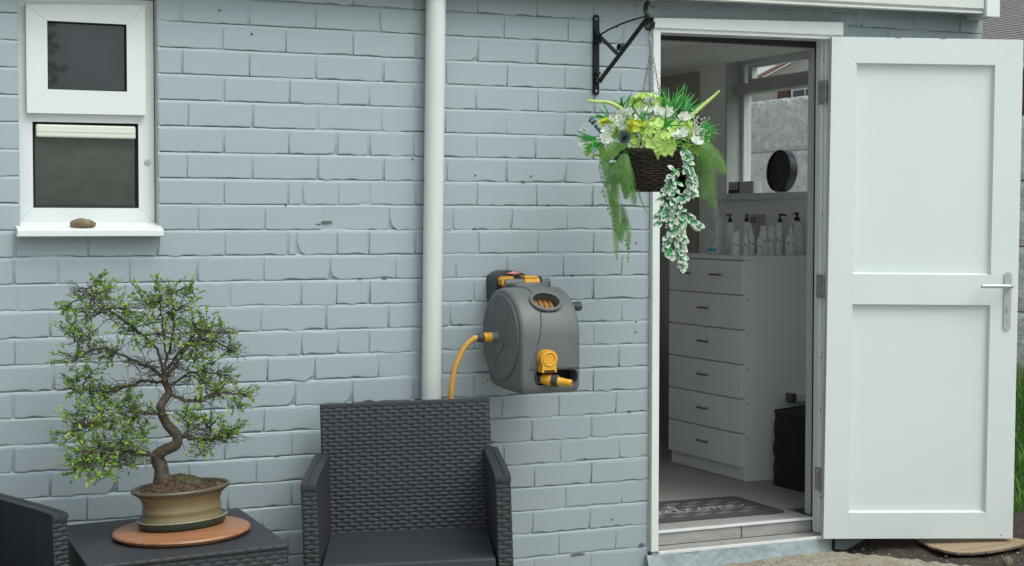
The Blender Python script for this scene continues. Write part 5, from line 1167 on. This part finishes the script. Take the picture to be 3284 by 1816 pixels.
for y, z in ((-0.115, 0.842), (-0.315, 0.842), (-0.37, 0.905)): m.lathe([(0.0042, 0), (0.0042, 0.001)], 10, mx=Matrix.Rotation(-PI/2, 4, 'Y'), c=(2.3008 if y > -0.3 else 2.3022, y, z))
m.build('screw_hole', M['black'], hr, local=False)
# wall bracket above
m = MB(); tp2 = [(2.345, 1.12), (2.343, 1.190), (2.347, 1.206), (2.362, 1.218), (2.388, 1.2265), (2.415, 1.226), (2.450, 1.216), (2.470, 1.204), (2.522, 1.203), (2.534, 1.192), (2.536, 1.10)]
m.prism(tp2, lambda a, b, d: (a, d, b), -0.085, -0.002); bk_ = m.build('wall_bracket', M['hose_dark'], hr, local=False, smooth=True, autosmooth=40)
m = MB(); m.tube([(2.36, -0.12, 1.180), (2.535, -0.12, 1.180)], 0.0185, 16); m.rbox((2.37, -0.20, 1.15), (2.50, -0.11, 1.185), 0.01); m.build('pivot', M['hose_grey'], bk_, local=False, smooth=True, autosmooth=40)
m = MB(); m.tube([(2.434, -0.12, 1.1805), (2.492, -0.12, 1.1805)], 0.0215, 16); m.rbox((2.434, -0.135, 1.194), (2.485, -0.09, 1.208), 0.004); m.build('clip', M['orange'], bk_, local=False, smooth=True, autosmooth=40)
m = MB(); m.prism([(2.352, 1.178), (2.349, 1.196), (2.358, 1.206), (2.392, 1.207), (2.398, 1.199), (2.380, 1.196), (2.396, 1.191), (2.388, 1.172), (2.372, 1.163)], lambda a, b, d: (a, d, b), -0.125, -0.090); m.build('clip', M['orange'], bk_, local=False)
m = MB(); m.tube([(2.493, -0.12, 1.1805), (2.500, -0.12, 1.1805)], 0.021, 16); m.build('washer', M['black'], bk_, local=False)
tag(blob(lambda d: (2.408 + d.x * 0.027, -0.098 + d.y * 0.010, 1.2165 + d.z * (0.0055 + 0.0025 * math.cos(d.x * 5)))).build('clothes_peg', M['pink'], None, smooth=True), 'pink plastic clip lying on top of the hose reel bracket', 'clip')

# ------------------------------------------------------------------ iron bracket
BX = 2.783
ib_ = thing('hanging_bracket', 'black wrought iron bracket screwed to the wall beside the door', 'bracket', (BX, -0.003, 2.0))
def flat(path, w, t, nm, parent=ib_, mt='iron'):
    """flat bar, w wide along the wall, t thick, following a path of (y, z)"""
    P_ = [Vector((0, a, b)) for a, b in path]; mb = MB(); k = len(P_); vs = []
    for i, p in enumerate(P_):
        tg = (P_[min(i+1, k-1)] - P_[max(i-1, 0)]).normalized(); nn = Vector((0, -tg.z, tg.y)) * t / 2
        for sx, sn in ((-1, -1), (1, -1), (1, 1), (-1, 1)): vs.append((BX + sx * w / 2, p.y + nn.y * sn, p.z + nn.z * sn))
    fs = [(i*4+j, i*4+(j+1) % 4, (i+1)*4+(j+1) % 4, (i+1)*4+j) for i in range(k-1) for j in range(4)] + [(0,1,2,3), tuple((k-1)*4 + j for j in range(4))]
    mb.add(vs, fs); return mb.build(nm, M[mt], parent, local=False, smooth=True, autosmooth=35)
m = MB(); m.prism(rrect(BX - 0.0125, BX + 0.0125, 1.866, 2.161, 0.011, 6), lambda a, b, d: (a, d, b), -0.008, -0.002); m.build('wall_bar', M['iron'], ib_, local=False, smooth=True, autosmooth=30)
def curl(c, r, a0, a1, k=12): return [(c[0] + r * math.cos(R(lerp(a0, a1, i / (k-1)))), c[1] + r * math.sin(R(lerp(a0, a1, i / (k-1))))) for i in range(k)]
flat([(-0.012, 1.930)] + curl((-0.014, 1.942), 0.012, 90, -60)[::-1][:0] + [(-0.020, 1.914), (-0.034, 1.912), (-0.05, 1.925), (-0.2, 2.004), (-0.330, 2.074), (-0.392, 2.108)] + curl((-0.402, 2.138), 0.026, -70, 215, 16)[:14], 0.017, 0.005, 'arm')
flat(curl((-0.018, 1.936), 0.013, -100, 150, 10), 0.017, 0.004, 'scroll')
flat([(-0.012, 2.105), (-0.020, 2.090), (-0.032, 2.080), (-0.06, 2.065), (-0.176, 2.000), (-0.186, 2.000), (-0.190, 2.006)] , 0.017, 0.005, 'brace')
flat(curl((-0.022, 2.070), 0.014, 60, 330, 10), 0.017, 0.004, 'scroll')
flat(curl((-0.196, 2.022), 0.014, 200, -40, 10), 0.017, 0.004, 'scroll')
flat(curl((-0.405, 2.085), 0.022, 120, -190, 14), 0.017, 0.005, 'hook')
m = MB(); m.tube(spline([(BX, -0.030, 2.083), (BX, -0.12, 2.098), (BX, -0.25, 2.110), (BX, -0.392, 2.114)], 14), 0.0035, 8); m.build('top_rod', M['iron'], ib_, local=False, smooth=True)
m = MB()
for z, y in ((2.146, -0.008), (1.881, -0.008)): m.lathe([(0.0055, 0), (0.004, 0.002), (0.0, 0.003)], 10, (BX, y, z), mx=Matrix.Rotation(PI/2, 4, 'X'))
m.build('screw', M['zinc'], ib_, local=False, smooth=True)

# ------------------------------------------------------------------ hanging basket
HB_O = Vector((2.783, -0.418, 1.640)); HU = Vector((0.909, -0.416, 0)); HW = Vector((-0.416, -0.909, 0)); HZ = Vector((0, 0, 1))
hb_ = thing('hanging_basket', 'hanging wicker basket of artificial lime and white flowers with trailing ferns', 'hanging basket', HB_O)
rg = random.Random(5)
def K(x, y, d=0.0): return HB_O + HU * ((x - 574) * 0.000456) + HZ * ((490 - y) * 0.000456) + HW * d
# bowl: woven rows over uprights
bw = MB(); rows = 17
def bowl_r(t): return lerp(0.062, 0.132, t ** 0.8)
inner = MB(); inner.lathe([(bowl_r(i / 8) - 0.006, -0.132 + 0.135 * i / 8) for i in range(9)], 32, HB_O[:]); inner.f = inner.f[:-1]; inner.mi = inner.mi[:-1]
inner.build('lining', M['wicker'], hb_, local=False, smooth=True)
ns = 26
for r_ in range(rows):
    t = r_ / (rows - 1); z = -0.132 + 0.133 * t; R0 = bowl_r(t)
    pts = []
    for i in range(ns * 4):
        a = 2 * PI * i / (ns * 4); wv = 0.0028 * math.cos(a * ns / 2 + PI * (r_ % 2))
        pts.append((HB_O.x + (R0 + wv) * math.cos(a), HB_O.y + (R0 + wv) * math.sin(a), HB_O.z + z + 0.0012 * nz(a * 4, r_)))
    bw.tube(pts, 0.0040 + 0.0006 * nz(r_, 3), 5, closed=True)
bw.build('wicker_strands', M['wicker'], hb_, local=False, smooth=True, kind='stuff')
up = MB()
for i in range(ns):
    a = 2 * PI * (i + .5) / ns; up.tube([(HB_O.x + (bowl_r(t) ) * math.cos(a), HB_O.y + bowl_r(t) * math.sin(a), HB_O.z - 0.134 + 0.138 * t) for t in (0, .33, .66, 1)], 0.0036, 5)
up.build('upright', M['wicker'], hb_, local=False, smooth=True, kind='stuff')
m = MB(); m.tube([(HB_O.x + 0.134 * math.cos(2*PI*i/40), HB_O.y + 0.134 * math.sin(2*PI*i/40), HB_O.z + 0.003) for i in range(40)], 0.0075, 8, closed=True); m.build('rim', M['wicker'], hb_, local=False, smooth=True)
# hook and chains
hk = HB_O + Vector((0, 0.010, 0.425)); jn = HB_O + Vector((0, 0.0, 0.355))
m = MB(); m.tube(spline([hk + Vector((0, -0.012, -0.012)), hk + Vector((0, -0.013, 0.006)), hk + Vector((0, 0.004, 0.012)), hk + Vector((0, 0.012, -0.006)), jn + Vector((0, 0.004, 0.03)), jn], 20), 0.0016, 6); m.build('hook', M['chain'], hb_, local=False, smooth=True)
for ex in (K(440, 470, -0.10), K(592, 470, 0.10), K(740, 470, -0.07)):
    cm = MB(); L = (ex - jn).length; n_ = int(L / 0.0125); dr_ = (ex - jn).normalized(); sdv = dr_.orthogonal().normalized(); s2 = dr_.cross(sdv)
    for i in range(n_):
        c = jn + dr_ * (0.0125 * (i + .5)) ; a = sdv if i % 2 else s2
        cm.tube([c + dr_ * (0.0085 * math.cos(q)) + a * (0.0042 * math.sin(q)) for q in [2*PI*k/10 for k in range(10)]], 0.0011, 4, closed=True)
    cm.build('chain', M['chain'], hb_, local=False, smooth=True)
# ---- plant builders
def petal_mesh(mb, c, d, n_, L, w, cup=0.25, k=4):
    """petal from c along d, facing n_"""
    d = d.normalized(); n_ = (n_ - d * n_.dot(d)).normalized(); s = d.cross(n_); vs = []
    for i in range(k + 1):
        t = i / k; ww = w * math.sin(PI * min(0.97, 0.12 + 0.80 * t)) ** 0.8; lift = cup * L * (t * t)
        for q in (-1, 0, 1): vs.append(c + d * L * t + s * ww * q + n_ * (lift + (0.18 * w if q else 0)))
    mb.add(vs, [(i*3+j, i*3+j+1, (i+1)*3+j+1, (i+1)*3+j) for i in range(k) for j in range(2)])
def rnd(v, a): return (v + Vector((rg.gauss(0, a), rg.gauss(0, a), rg.gauss(0, a)))).normalized()
def hydrangea(x, y, d, rx, ry, n_, mt='hydr', nm='hydrangea_head'):
    mb = MB(); c = K(x, y, d - 0.04)
    for i in range(n_):
        for _ in range(20):
            v = Vector((rg.uniform(-1, 1), rg.uniform(-1, 1), rg.uniform(-1, 1)))
            if 0.1 < v.length < 1 and v.normalized().z > -0.75: break
        v.normalize()
        o = HU * v.x * rx + HZ * v.z * ry + HW * (v.y if v.y > 0 else v.y * .4) * min(rx, ry) * .8
        n2 = rnd(o.normalized() + HW * .5, 0.25); p = c + o * rg.uniform(.82, 1.05); t = n2.orthogonal().normalized(); b = n2.cross(t); a0 = rg.uniform(0, 2)
        for q in range(4):
            a = a0 + q * PI / 2; petal_mesh(mb, p, t * math.cos(a) + b * math.sin(a), n2, rg.uniform(0.016, 0.021), 0.0105, rg.uniform(.05, .3), 3)
    return mb.build(nm, M[mt], hb_, local=False, smooth=True, fixn=False)
def blossom(x, y, d, r, n_=6, mt='petal', face=None):
    mb = MB(); c = K(x, y, d); f = rnd(face if face else (HW + HZ * 0.4 + HU * (x - 574) * .0012), 0.25); t = f.orthogonal().normalized(); b = f.cross(t)
    for q in range(n_):
        a = 2 * PI * q / n_ + rg.uniform(-.2, .2); petal_mesh(mb, c, (t * math.cos(a) + b * math.sin(a) + f * .35), f, r * rg.uniform(.7, 1.05), r * .30, rg.uniform(.1, .45))
    for q in range(3):
        a = 2 * PI * q / 3; petal_mesh(mb, c + f * .004, (t * math.cos(a) + b * math.sin(a) + f * 1.3), f, r * .55, r * .22, .1)
    return mb.build('blossom', M[mt], hb_, local=False, smooth=True, fixn=False)
def blades(x, y, d, dirs, n_, L, w=0.0036, spread=0.35):
    mb = MB(); mb.m = 0
    for i in range(n_):
        dv = rnd(HU * dirs[0] + HZ * dirs[1] + HW * dirs[2], spread); p = K(x + rg.gauss(0, 14), y + rg.gauss(0, 14), d); l = L * rg.uniform(.6, 1.1); s = dv.cross(HW).normalized(); vs = []
        for k in range(6):
            t = k / 5; q = p + dv * l * t - HZ * l * .14 * t * t; ww = w * (1 - t) ** .6 * (1 if k else .7); vs += [q - s * ww, q + s * ww]
        mb.m = 0; b = len(mb.v); mb.v += [v[:] for v in vs]
        for k in range(5): mb.f.append((b+k*2, b+k*2+1, b+k*2+3, b+k*2+2)); mb.mi.append(1 if (k == 4 and i % 2) else 0)
    return mb.build('grass_tuft', [M['grass_art'], M['grass_tip']], hb_, local=False, fixn=False)
def fern(path, n_, Lm, mt='fern', droop=0.3, side=None, w=0.20):
    Lm *= 1.18
    pts = spline(path, int(n_ * 1.25)); mb = MB(); gap = (pts[5] - pts[4]).length; mb.tube(pts, [lerp(0.0016, 0.0006, i / (len(pts)-1)) for i in range(len(pts))], 4, cap=False)
    for i in range(2, len(pts) - 1, 1):
        t = i / (len(pts) - 1); tg = (pts[i+1] - pts[i-1]).normalized(); base_s = side if side else HW.cross(tg)
        s0 = (base_s - tg * base_s.dot(tg)).normalized(); f = tg.cross(s0)
        L = Lm * (math.sin(PI * (0.16 + 0.80 * t)) ** .75) * (1 - .15 * t)
        for q in (-1, 1):
            dv = (s0 * q + tg * .38 + f * rg.uniform(-.25, .1)).normalized(); pr = dv.cross(f).normalized() * min(L * w * .8, gap * .46); p = pts[i]
            a = p + dv * L * .45 - f * L * .05; b = p + dv * L - f * L * .2 + tg * L * .10
            mb.add([p - pr * .8, a - pr, b, a + pr, p + pr * .8], [(0, 1, 3, 4), (1, 2, 3)])
    return mb.build('fern_frond', M[mt], hb_, local=False, fixn=False)
def vine(path, n_, L=0.027):
    n_ = max(6, int(n_ * .8)); pts = spline(path, n_); mb = MB(); mb.m = 0; mb.tube(pts, 0.0010, 4, cap=False)
    for i in range(1, n_):
        tg = (pts[i] - pts[i-1]).normalized()
        for q in range(2):
            a = rg.uniform(0, 2 * PI); s = tg.orthogonal().normalized(); s = s * math.cos(a) + tg.cross(s) * math.sin(a)
            if s.dot(HW) < -0.3: s = s - HW * s.dot(HW) * 1.6
            dv = (s + tg * rg.uniform(.4, 1.2) + HZ * rg.uniform(-.3, .1)).normalized(); f = rnd(HW + HZ * .5, .45); f = (f - dv * f.dot(dv)).normalized(); r = dv.cross(f); l = L * rg.uniform(.75, 1.2); w = l * .33; p = pts[i] + dv * .002
            O8 = [(0, 0, 0), (.25, .75, .08), (.55, .95, .1), (.82, .55, .03), (1, 0, -.05), (.82, -.55, .03), (.55, -.95, .1), (.25, -.75, .08)]
            V = [p + dv * l * x + r * w * y + f * w * z for x, y, z in O8]; b = len(mb.v)
            gf = rg.choice([.25, .5, .9]); gw = rg.choice([.55, .75, .9])
            V += [p + dv * l * x * (.55 + .45 * gw) + r * w * y * gw + f * (w * z * .4 + .0017) for x, y, z in ((0, 0, 0), (.22, .86, 0), (.40, .84, 0), (.50 + gf * .5, 0, 0), (.40, -.84, 0), (.22, -.86, 0))]
            mb.v += [v[:] for v in V]
            mb.f.append(tuple(range(b, b + 8))); mb.mi.append(1); mb.f.append(tuple(range(b + 8, b + 14))); mb.mi.append(0)
    return mb.build('vine', [M['vine_g'], M['vine_w']], hb_, local=False, fixn=False)
# ---- filler leaves over the dome
ff = MB()
for i in range(900):
    x = rg.gauss(574, 170); d = rg.uniform(-0.12, 0.13); xx = (x - 574) * .000456; rr_ = math.hypot(xx, d)
    if rr_ > 0.185: continue
    top = 0.155 * math.sqrt(max(0, 1 - (rr_ / 0.20) ** 2)); z = rg.uniform(-0.01, top * .85); p = HB_O + HU * xx + HW * d + HZ * z
    dv = rnd((p - HB_O - HZ * .02).normalized(), .5); s = dv.orthogonal().normalized(); L = rg.uniform(.014, .03)
    ff.add([p, p + dv * L * .5 + s * L * .22, p + dv * L, p + dv * L * .5 - s * L * .22], [(0, 1, 2, 3)])
ff.build('foliage', M['fern'], hb_, local=False, kind='stuff', fixn=False)
# ---- flowers
hydrangea(600, 390, .160, .050, .062, 46); hydrangea(640, 465, .165, .036, .036, 20); hydrangea(545, 130, .02, .060, .034, 30); hydrangea(665, 135, .01, .034, .026, 16)
hydrangea(690, 320, .13, .026, .022, 12); hydrangea(505, 340, .15, .024, .020, 10); hydrangea(480, 130, .0, .026, .020, 10); hydrangea(450, 305, .150, .028, .020, 14, 'yellow', 'ranunculus_head'); hydrangea(232, 285, .09, .020, .013, 8, 'yellow', 'ranunculus_head')
hydrangea(150, 480, .06, .030, .024, 16, 'hydr'); hydrangea(790, 320, .11, .032, .022, 14, 'hydr'); hydrangea(945, 365, .04, .026, .018, 10, 'hydr'); hydrangea(880, 480, .10, .020, .012, 7, 'hydr'); hydrangea(270, 330, .10, .022, .018, 10, 'hydr'); hydrangea(420, 420, .14, .024, .016, 9, 'hydr')
for x, y, d, r in ((210, 395, .13, .032), (225, 345, .12, .024), (350, 215, .08, .030), (400, 200, .07, .022), (495, 215, .10, .030), (540, 195, .09, .022), (600, 205, .12, .032), (650, 230, .11, .026), (800, 240, .07, .030), (840, 235, .05, .022), (770, 385, .15, .034), (730, 400, .15, .024), (880, 430, .12, .030), (920, 425, .10, .026), (70, 430, .03, .024), (280, 240, .06, .024), (900, 330, .06, .022), (460, 240, .11, .022), (690, 190, .06, .024), (330, 270, .10, .022)):
    blossom(x, y, d, r)
gy = MB(); gs = MB()
for cx, cy, d, n_, sp in ((300, 310, .12, 70, 34), (340, 260, .10, 40, 30), (920, 315, .07, 70, 36), (880, 250, .05, 40, 30), (75, 350, .02, 26, 26), (540, 140, .06, 30, 30), (430, 180, .06, 30, 34), (740, 290, .10, 30, 30), (70, 300, .0, 14, 18), (700, 215, .08, 26, 30)):
    st_ = K(cx, cy + 40, d - .02)
    for i in range(n_):
        p = K(cx + rg.gauss(0, sp), cy + rg.gauss(0, sp), d + rg.gauss(0, .012)); r = rg.uniform(.0016, .0034)
        gy.add([p + Vector(v) * r for v in ((1,0,0),(0,1,0),(-1,0,0),(0,-1,0),(0,0,1),(0,0,-1))], [(0,1,4),(1,2,4),(2,3,4),(3,0,4),(1,0,5),(2,1,5),(3,2,5),(0,3,5)])
        if i % 3 == 0: gs.tube([st_, (st_ + p) / 2 + HZ * .004, p], .0005, 3, cap=False)
gy.build('gypsophila', M['gyps'], hb_, local=False, kind='stuff'); gs.build('gypsophila_stem', M['fern'], hb_, local=False, kind='stuff', fixn=False)
rs = MB(); c_ = K(350, 400, .150); f_ = (HW + HZ * .25 - HU * .1).normalized(); t_ = f_.orthogonal().normalized(); b_ = f_.cross(t_)
for ring_i, (rad_, n_, tilt_) in enumerate(((.005, 3, 2.5), (.010, 5, 1.2), (.014, 6, .6), (.017, 7, .25))):
    for q in range(n_):
        a = 2 * PI * q / n_ + ring_i * .5; dv = t_ * math.cos(a) + b_ * math.sin(a); petal_mesh(rs, c_ + dv * rad_ * .15, dv + f_ * tilt_, f_ - dv, rad_ * 1.15 + .003, rad_ * .6 + .003, .3)
rs.build('rose', M['rose'], hb_, local=False, smooth=True, fixn=False)
eu = MB()
for x, y in ((105, 255), (125, 275), (150, 300), (118, 240), (165, 320), (180, 330), (140, 262), (190, 350)):
    p = K(x, y, .05); n_ = rnd(HW, .4); t = n_.orthogonal().normalized(); b = n_.cross(t); eu.add([p + (t * math.cos(2*PI*i/8) + b * math.sin(2*PI*i/8)) * .0075 for i in range(8)], [tuple(range(8))])
eu.build('eucalyptus_sprig', M['euca'], hb_, local=False, fixn=False)
for path in ([(385, 225, .06), (330, 165, .07), (240, 125, .08), (150, 120, .09), (75, 112, .10)], [(835, 255, .05), (900, 190, .04), (980, 120, .03), (1040, 70, .02), (1088, 25, .02)]):
    pts = spline([K(*p) for p in path], 26); mb = MB(); mb.tube(pts, [lerp(.0085, .0040, i / 25) * (1 + .13 * math.sin(i * 2.4)) if i < 25 else .001 for i in range(26)], 8); mb.build('celosia_spike', M['celosia'], hb_, local=False, smooth=True)
# ---- blades
blades(720, 190, .02, (.35, 1, 0), 16, .115); blades(690, 170, -.02, (.0, 1, .1), 7, .10); blades(830, 200, 0, (.8, .8, 0), 12, .095); blades(360, 160, 0, (-.15, 1, 0), 9, .075); blades(270, 250, 0, (-.7, .8, 0), 12, .085)
blades(930, 330, .03, (1, .45, .1), 14, .085); blades(140, 400, .04, (-1, .2, .1), 14, .07); blades(640, 320, .15, (.6, .8, .4), 10, .085); blades(180, 430, .04, (-1, -.1, .2), 8, .07); blades(950, 390, .02, (.9, .1, .1), 8, .06); blades(800, 150, -.03, (.5, 1, 0), 9, .09); blades(500, 250, .12, (-.1, .8, .6), 6, .06)
# ---- ferns
Fr = lambda *pp: [K(*p) for p in pp]
fern(Fr((880, 440, .10), (960, 480, .10), (1050, 560, .09), (1125, 655, .08)), 20, .034)
fern(Fr((920, 500, .06), (945, 580, .06), (945, 720, .05), (962, 850, .05)), 22, .030, 'fern_b'); fern(Fr((960, 520, .05), (985, 600, .05), (1000, 750, .05), (1048, 905, .05)), 24, .036, 'fern')
fern(Fr((380, 440, .13), (300, 460, .14), (240, 520, .14), (205, 570, .13)), 18, .024); fern(Fr((230, 490, .08), (215, 560, .09), (230, 650, .09), (220, 750, .08)), 22, .020)
fern(Fr((355, 500, .14), (350, 600, .15), (385, 720, .15), (430, 890, .14)), 30, .028, 'fern_b'); fern(Fr((310, 540, .12), (330, 660, .13), (370, 760, .13), (365, 850, .12)), 24, .024)
fern(Fr((280, 560, .08), (270, 680, .09), (265, 820, .09), (300, 960, .08)), 30, .026, 'fern_b'); fern(Fr((300, 640, .06), (290, 800, .07), (300, 1000, .07), (335, 1160, .06)), 34, .022)
fern(Fr((310, 880, .05), (305, 1000, .06), (305, 1150, .06), (312, 1305, .05)), 34, .016); fern(Fr((345, 880, .06), (370, 1000, .06), (345, 1100, .06), (350, 1180, .06)), 22, .015, 'fern_b'); fern(Fr((340, 930, .05), (390, 1040, .05), (400, 1150, .05), (395, 1225, .05)), 20, .013)
fern(Fr((465, 770, .06), (480, 820, .06), (510, 900, .06), (538, 955, .06)), 18, .006, 'fern_b'); fern(Fr((420, 760, .12), (430, 820, .12), (440, 880, .12)), 10, .012)
vine(Fr((180, 540, .07), (175, 640, .08), (205, 740, .07)), 9, .017)
vine(Fr((205, 760, .06), (215, 830, .06), (260, 950, .06)), 8, .013)
vine(Fr((370, 1130, .04), (395, 1210, .04), (395, 1310, .04)), 9, .014)
# ---- variegated trailing vines
vine(Fr((790, 470, .12), (815, 560, .13), (830, 640, .13), (855, 720, .13), (850, 800, .12)), 26)
vine(Fr((760, 620, .14), (700, 660, .15), (690, 740, .14), (650, 820, .13), (630, 930, .12), (615, 1020, .12)), 26)
vine(Fr((850, 780, .12), (790, 840, .13), (740, 920, .13), (715, 1010, .13), (690, 1100, .12), (680, 1180, .12), (690, 1255, .12)), 34)
vine(Fr((740, 700, .13), (730, 800, .14), (700, 880, .14), (660, 960, .13)), 18)
vine(Fr((800, 880, .11), (790, 980, .12), (770, 1080, .12), (790, 1180, .12), (795, 1270, .11), (780, 1340, .11)), 34)
vine(Fr((760, 1000, .12), (730, 1100, .13), (770, 1200, .12), (785, 1290, .12)), 20)
vine(Fr((800, 930, .11), (840, 980, .11), (880, 1010, .11), (905, 1030, .11)), 10)
vine(Fr((840, 600, .13), (850, 680, .14), (860, 760, .13)), 10)
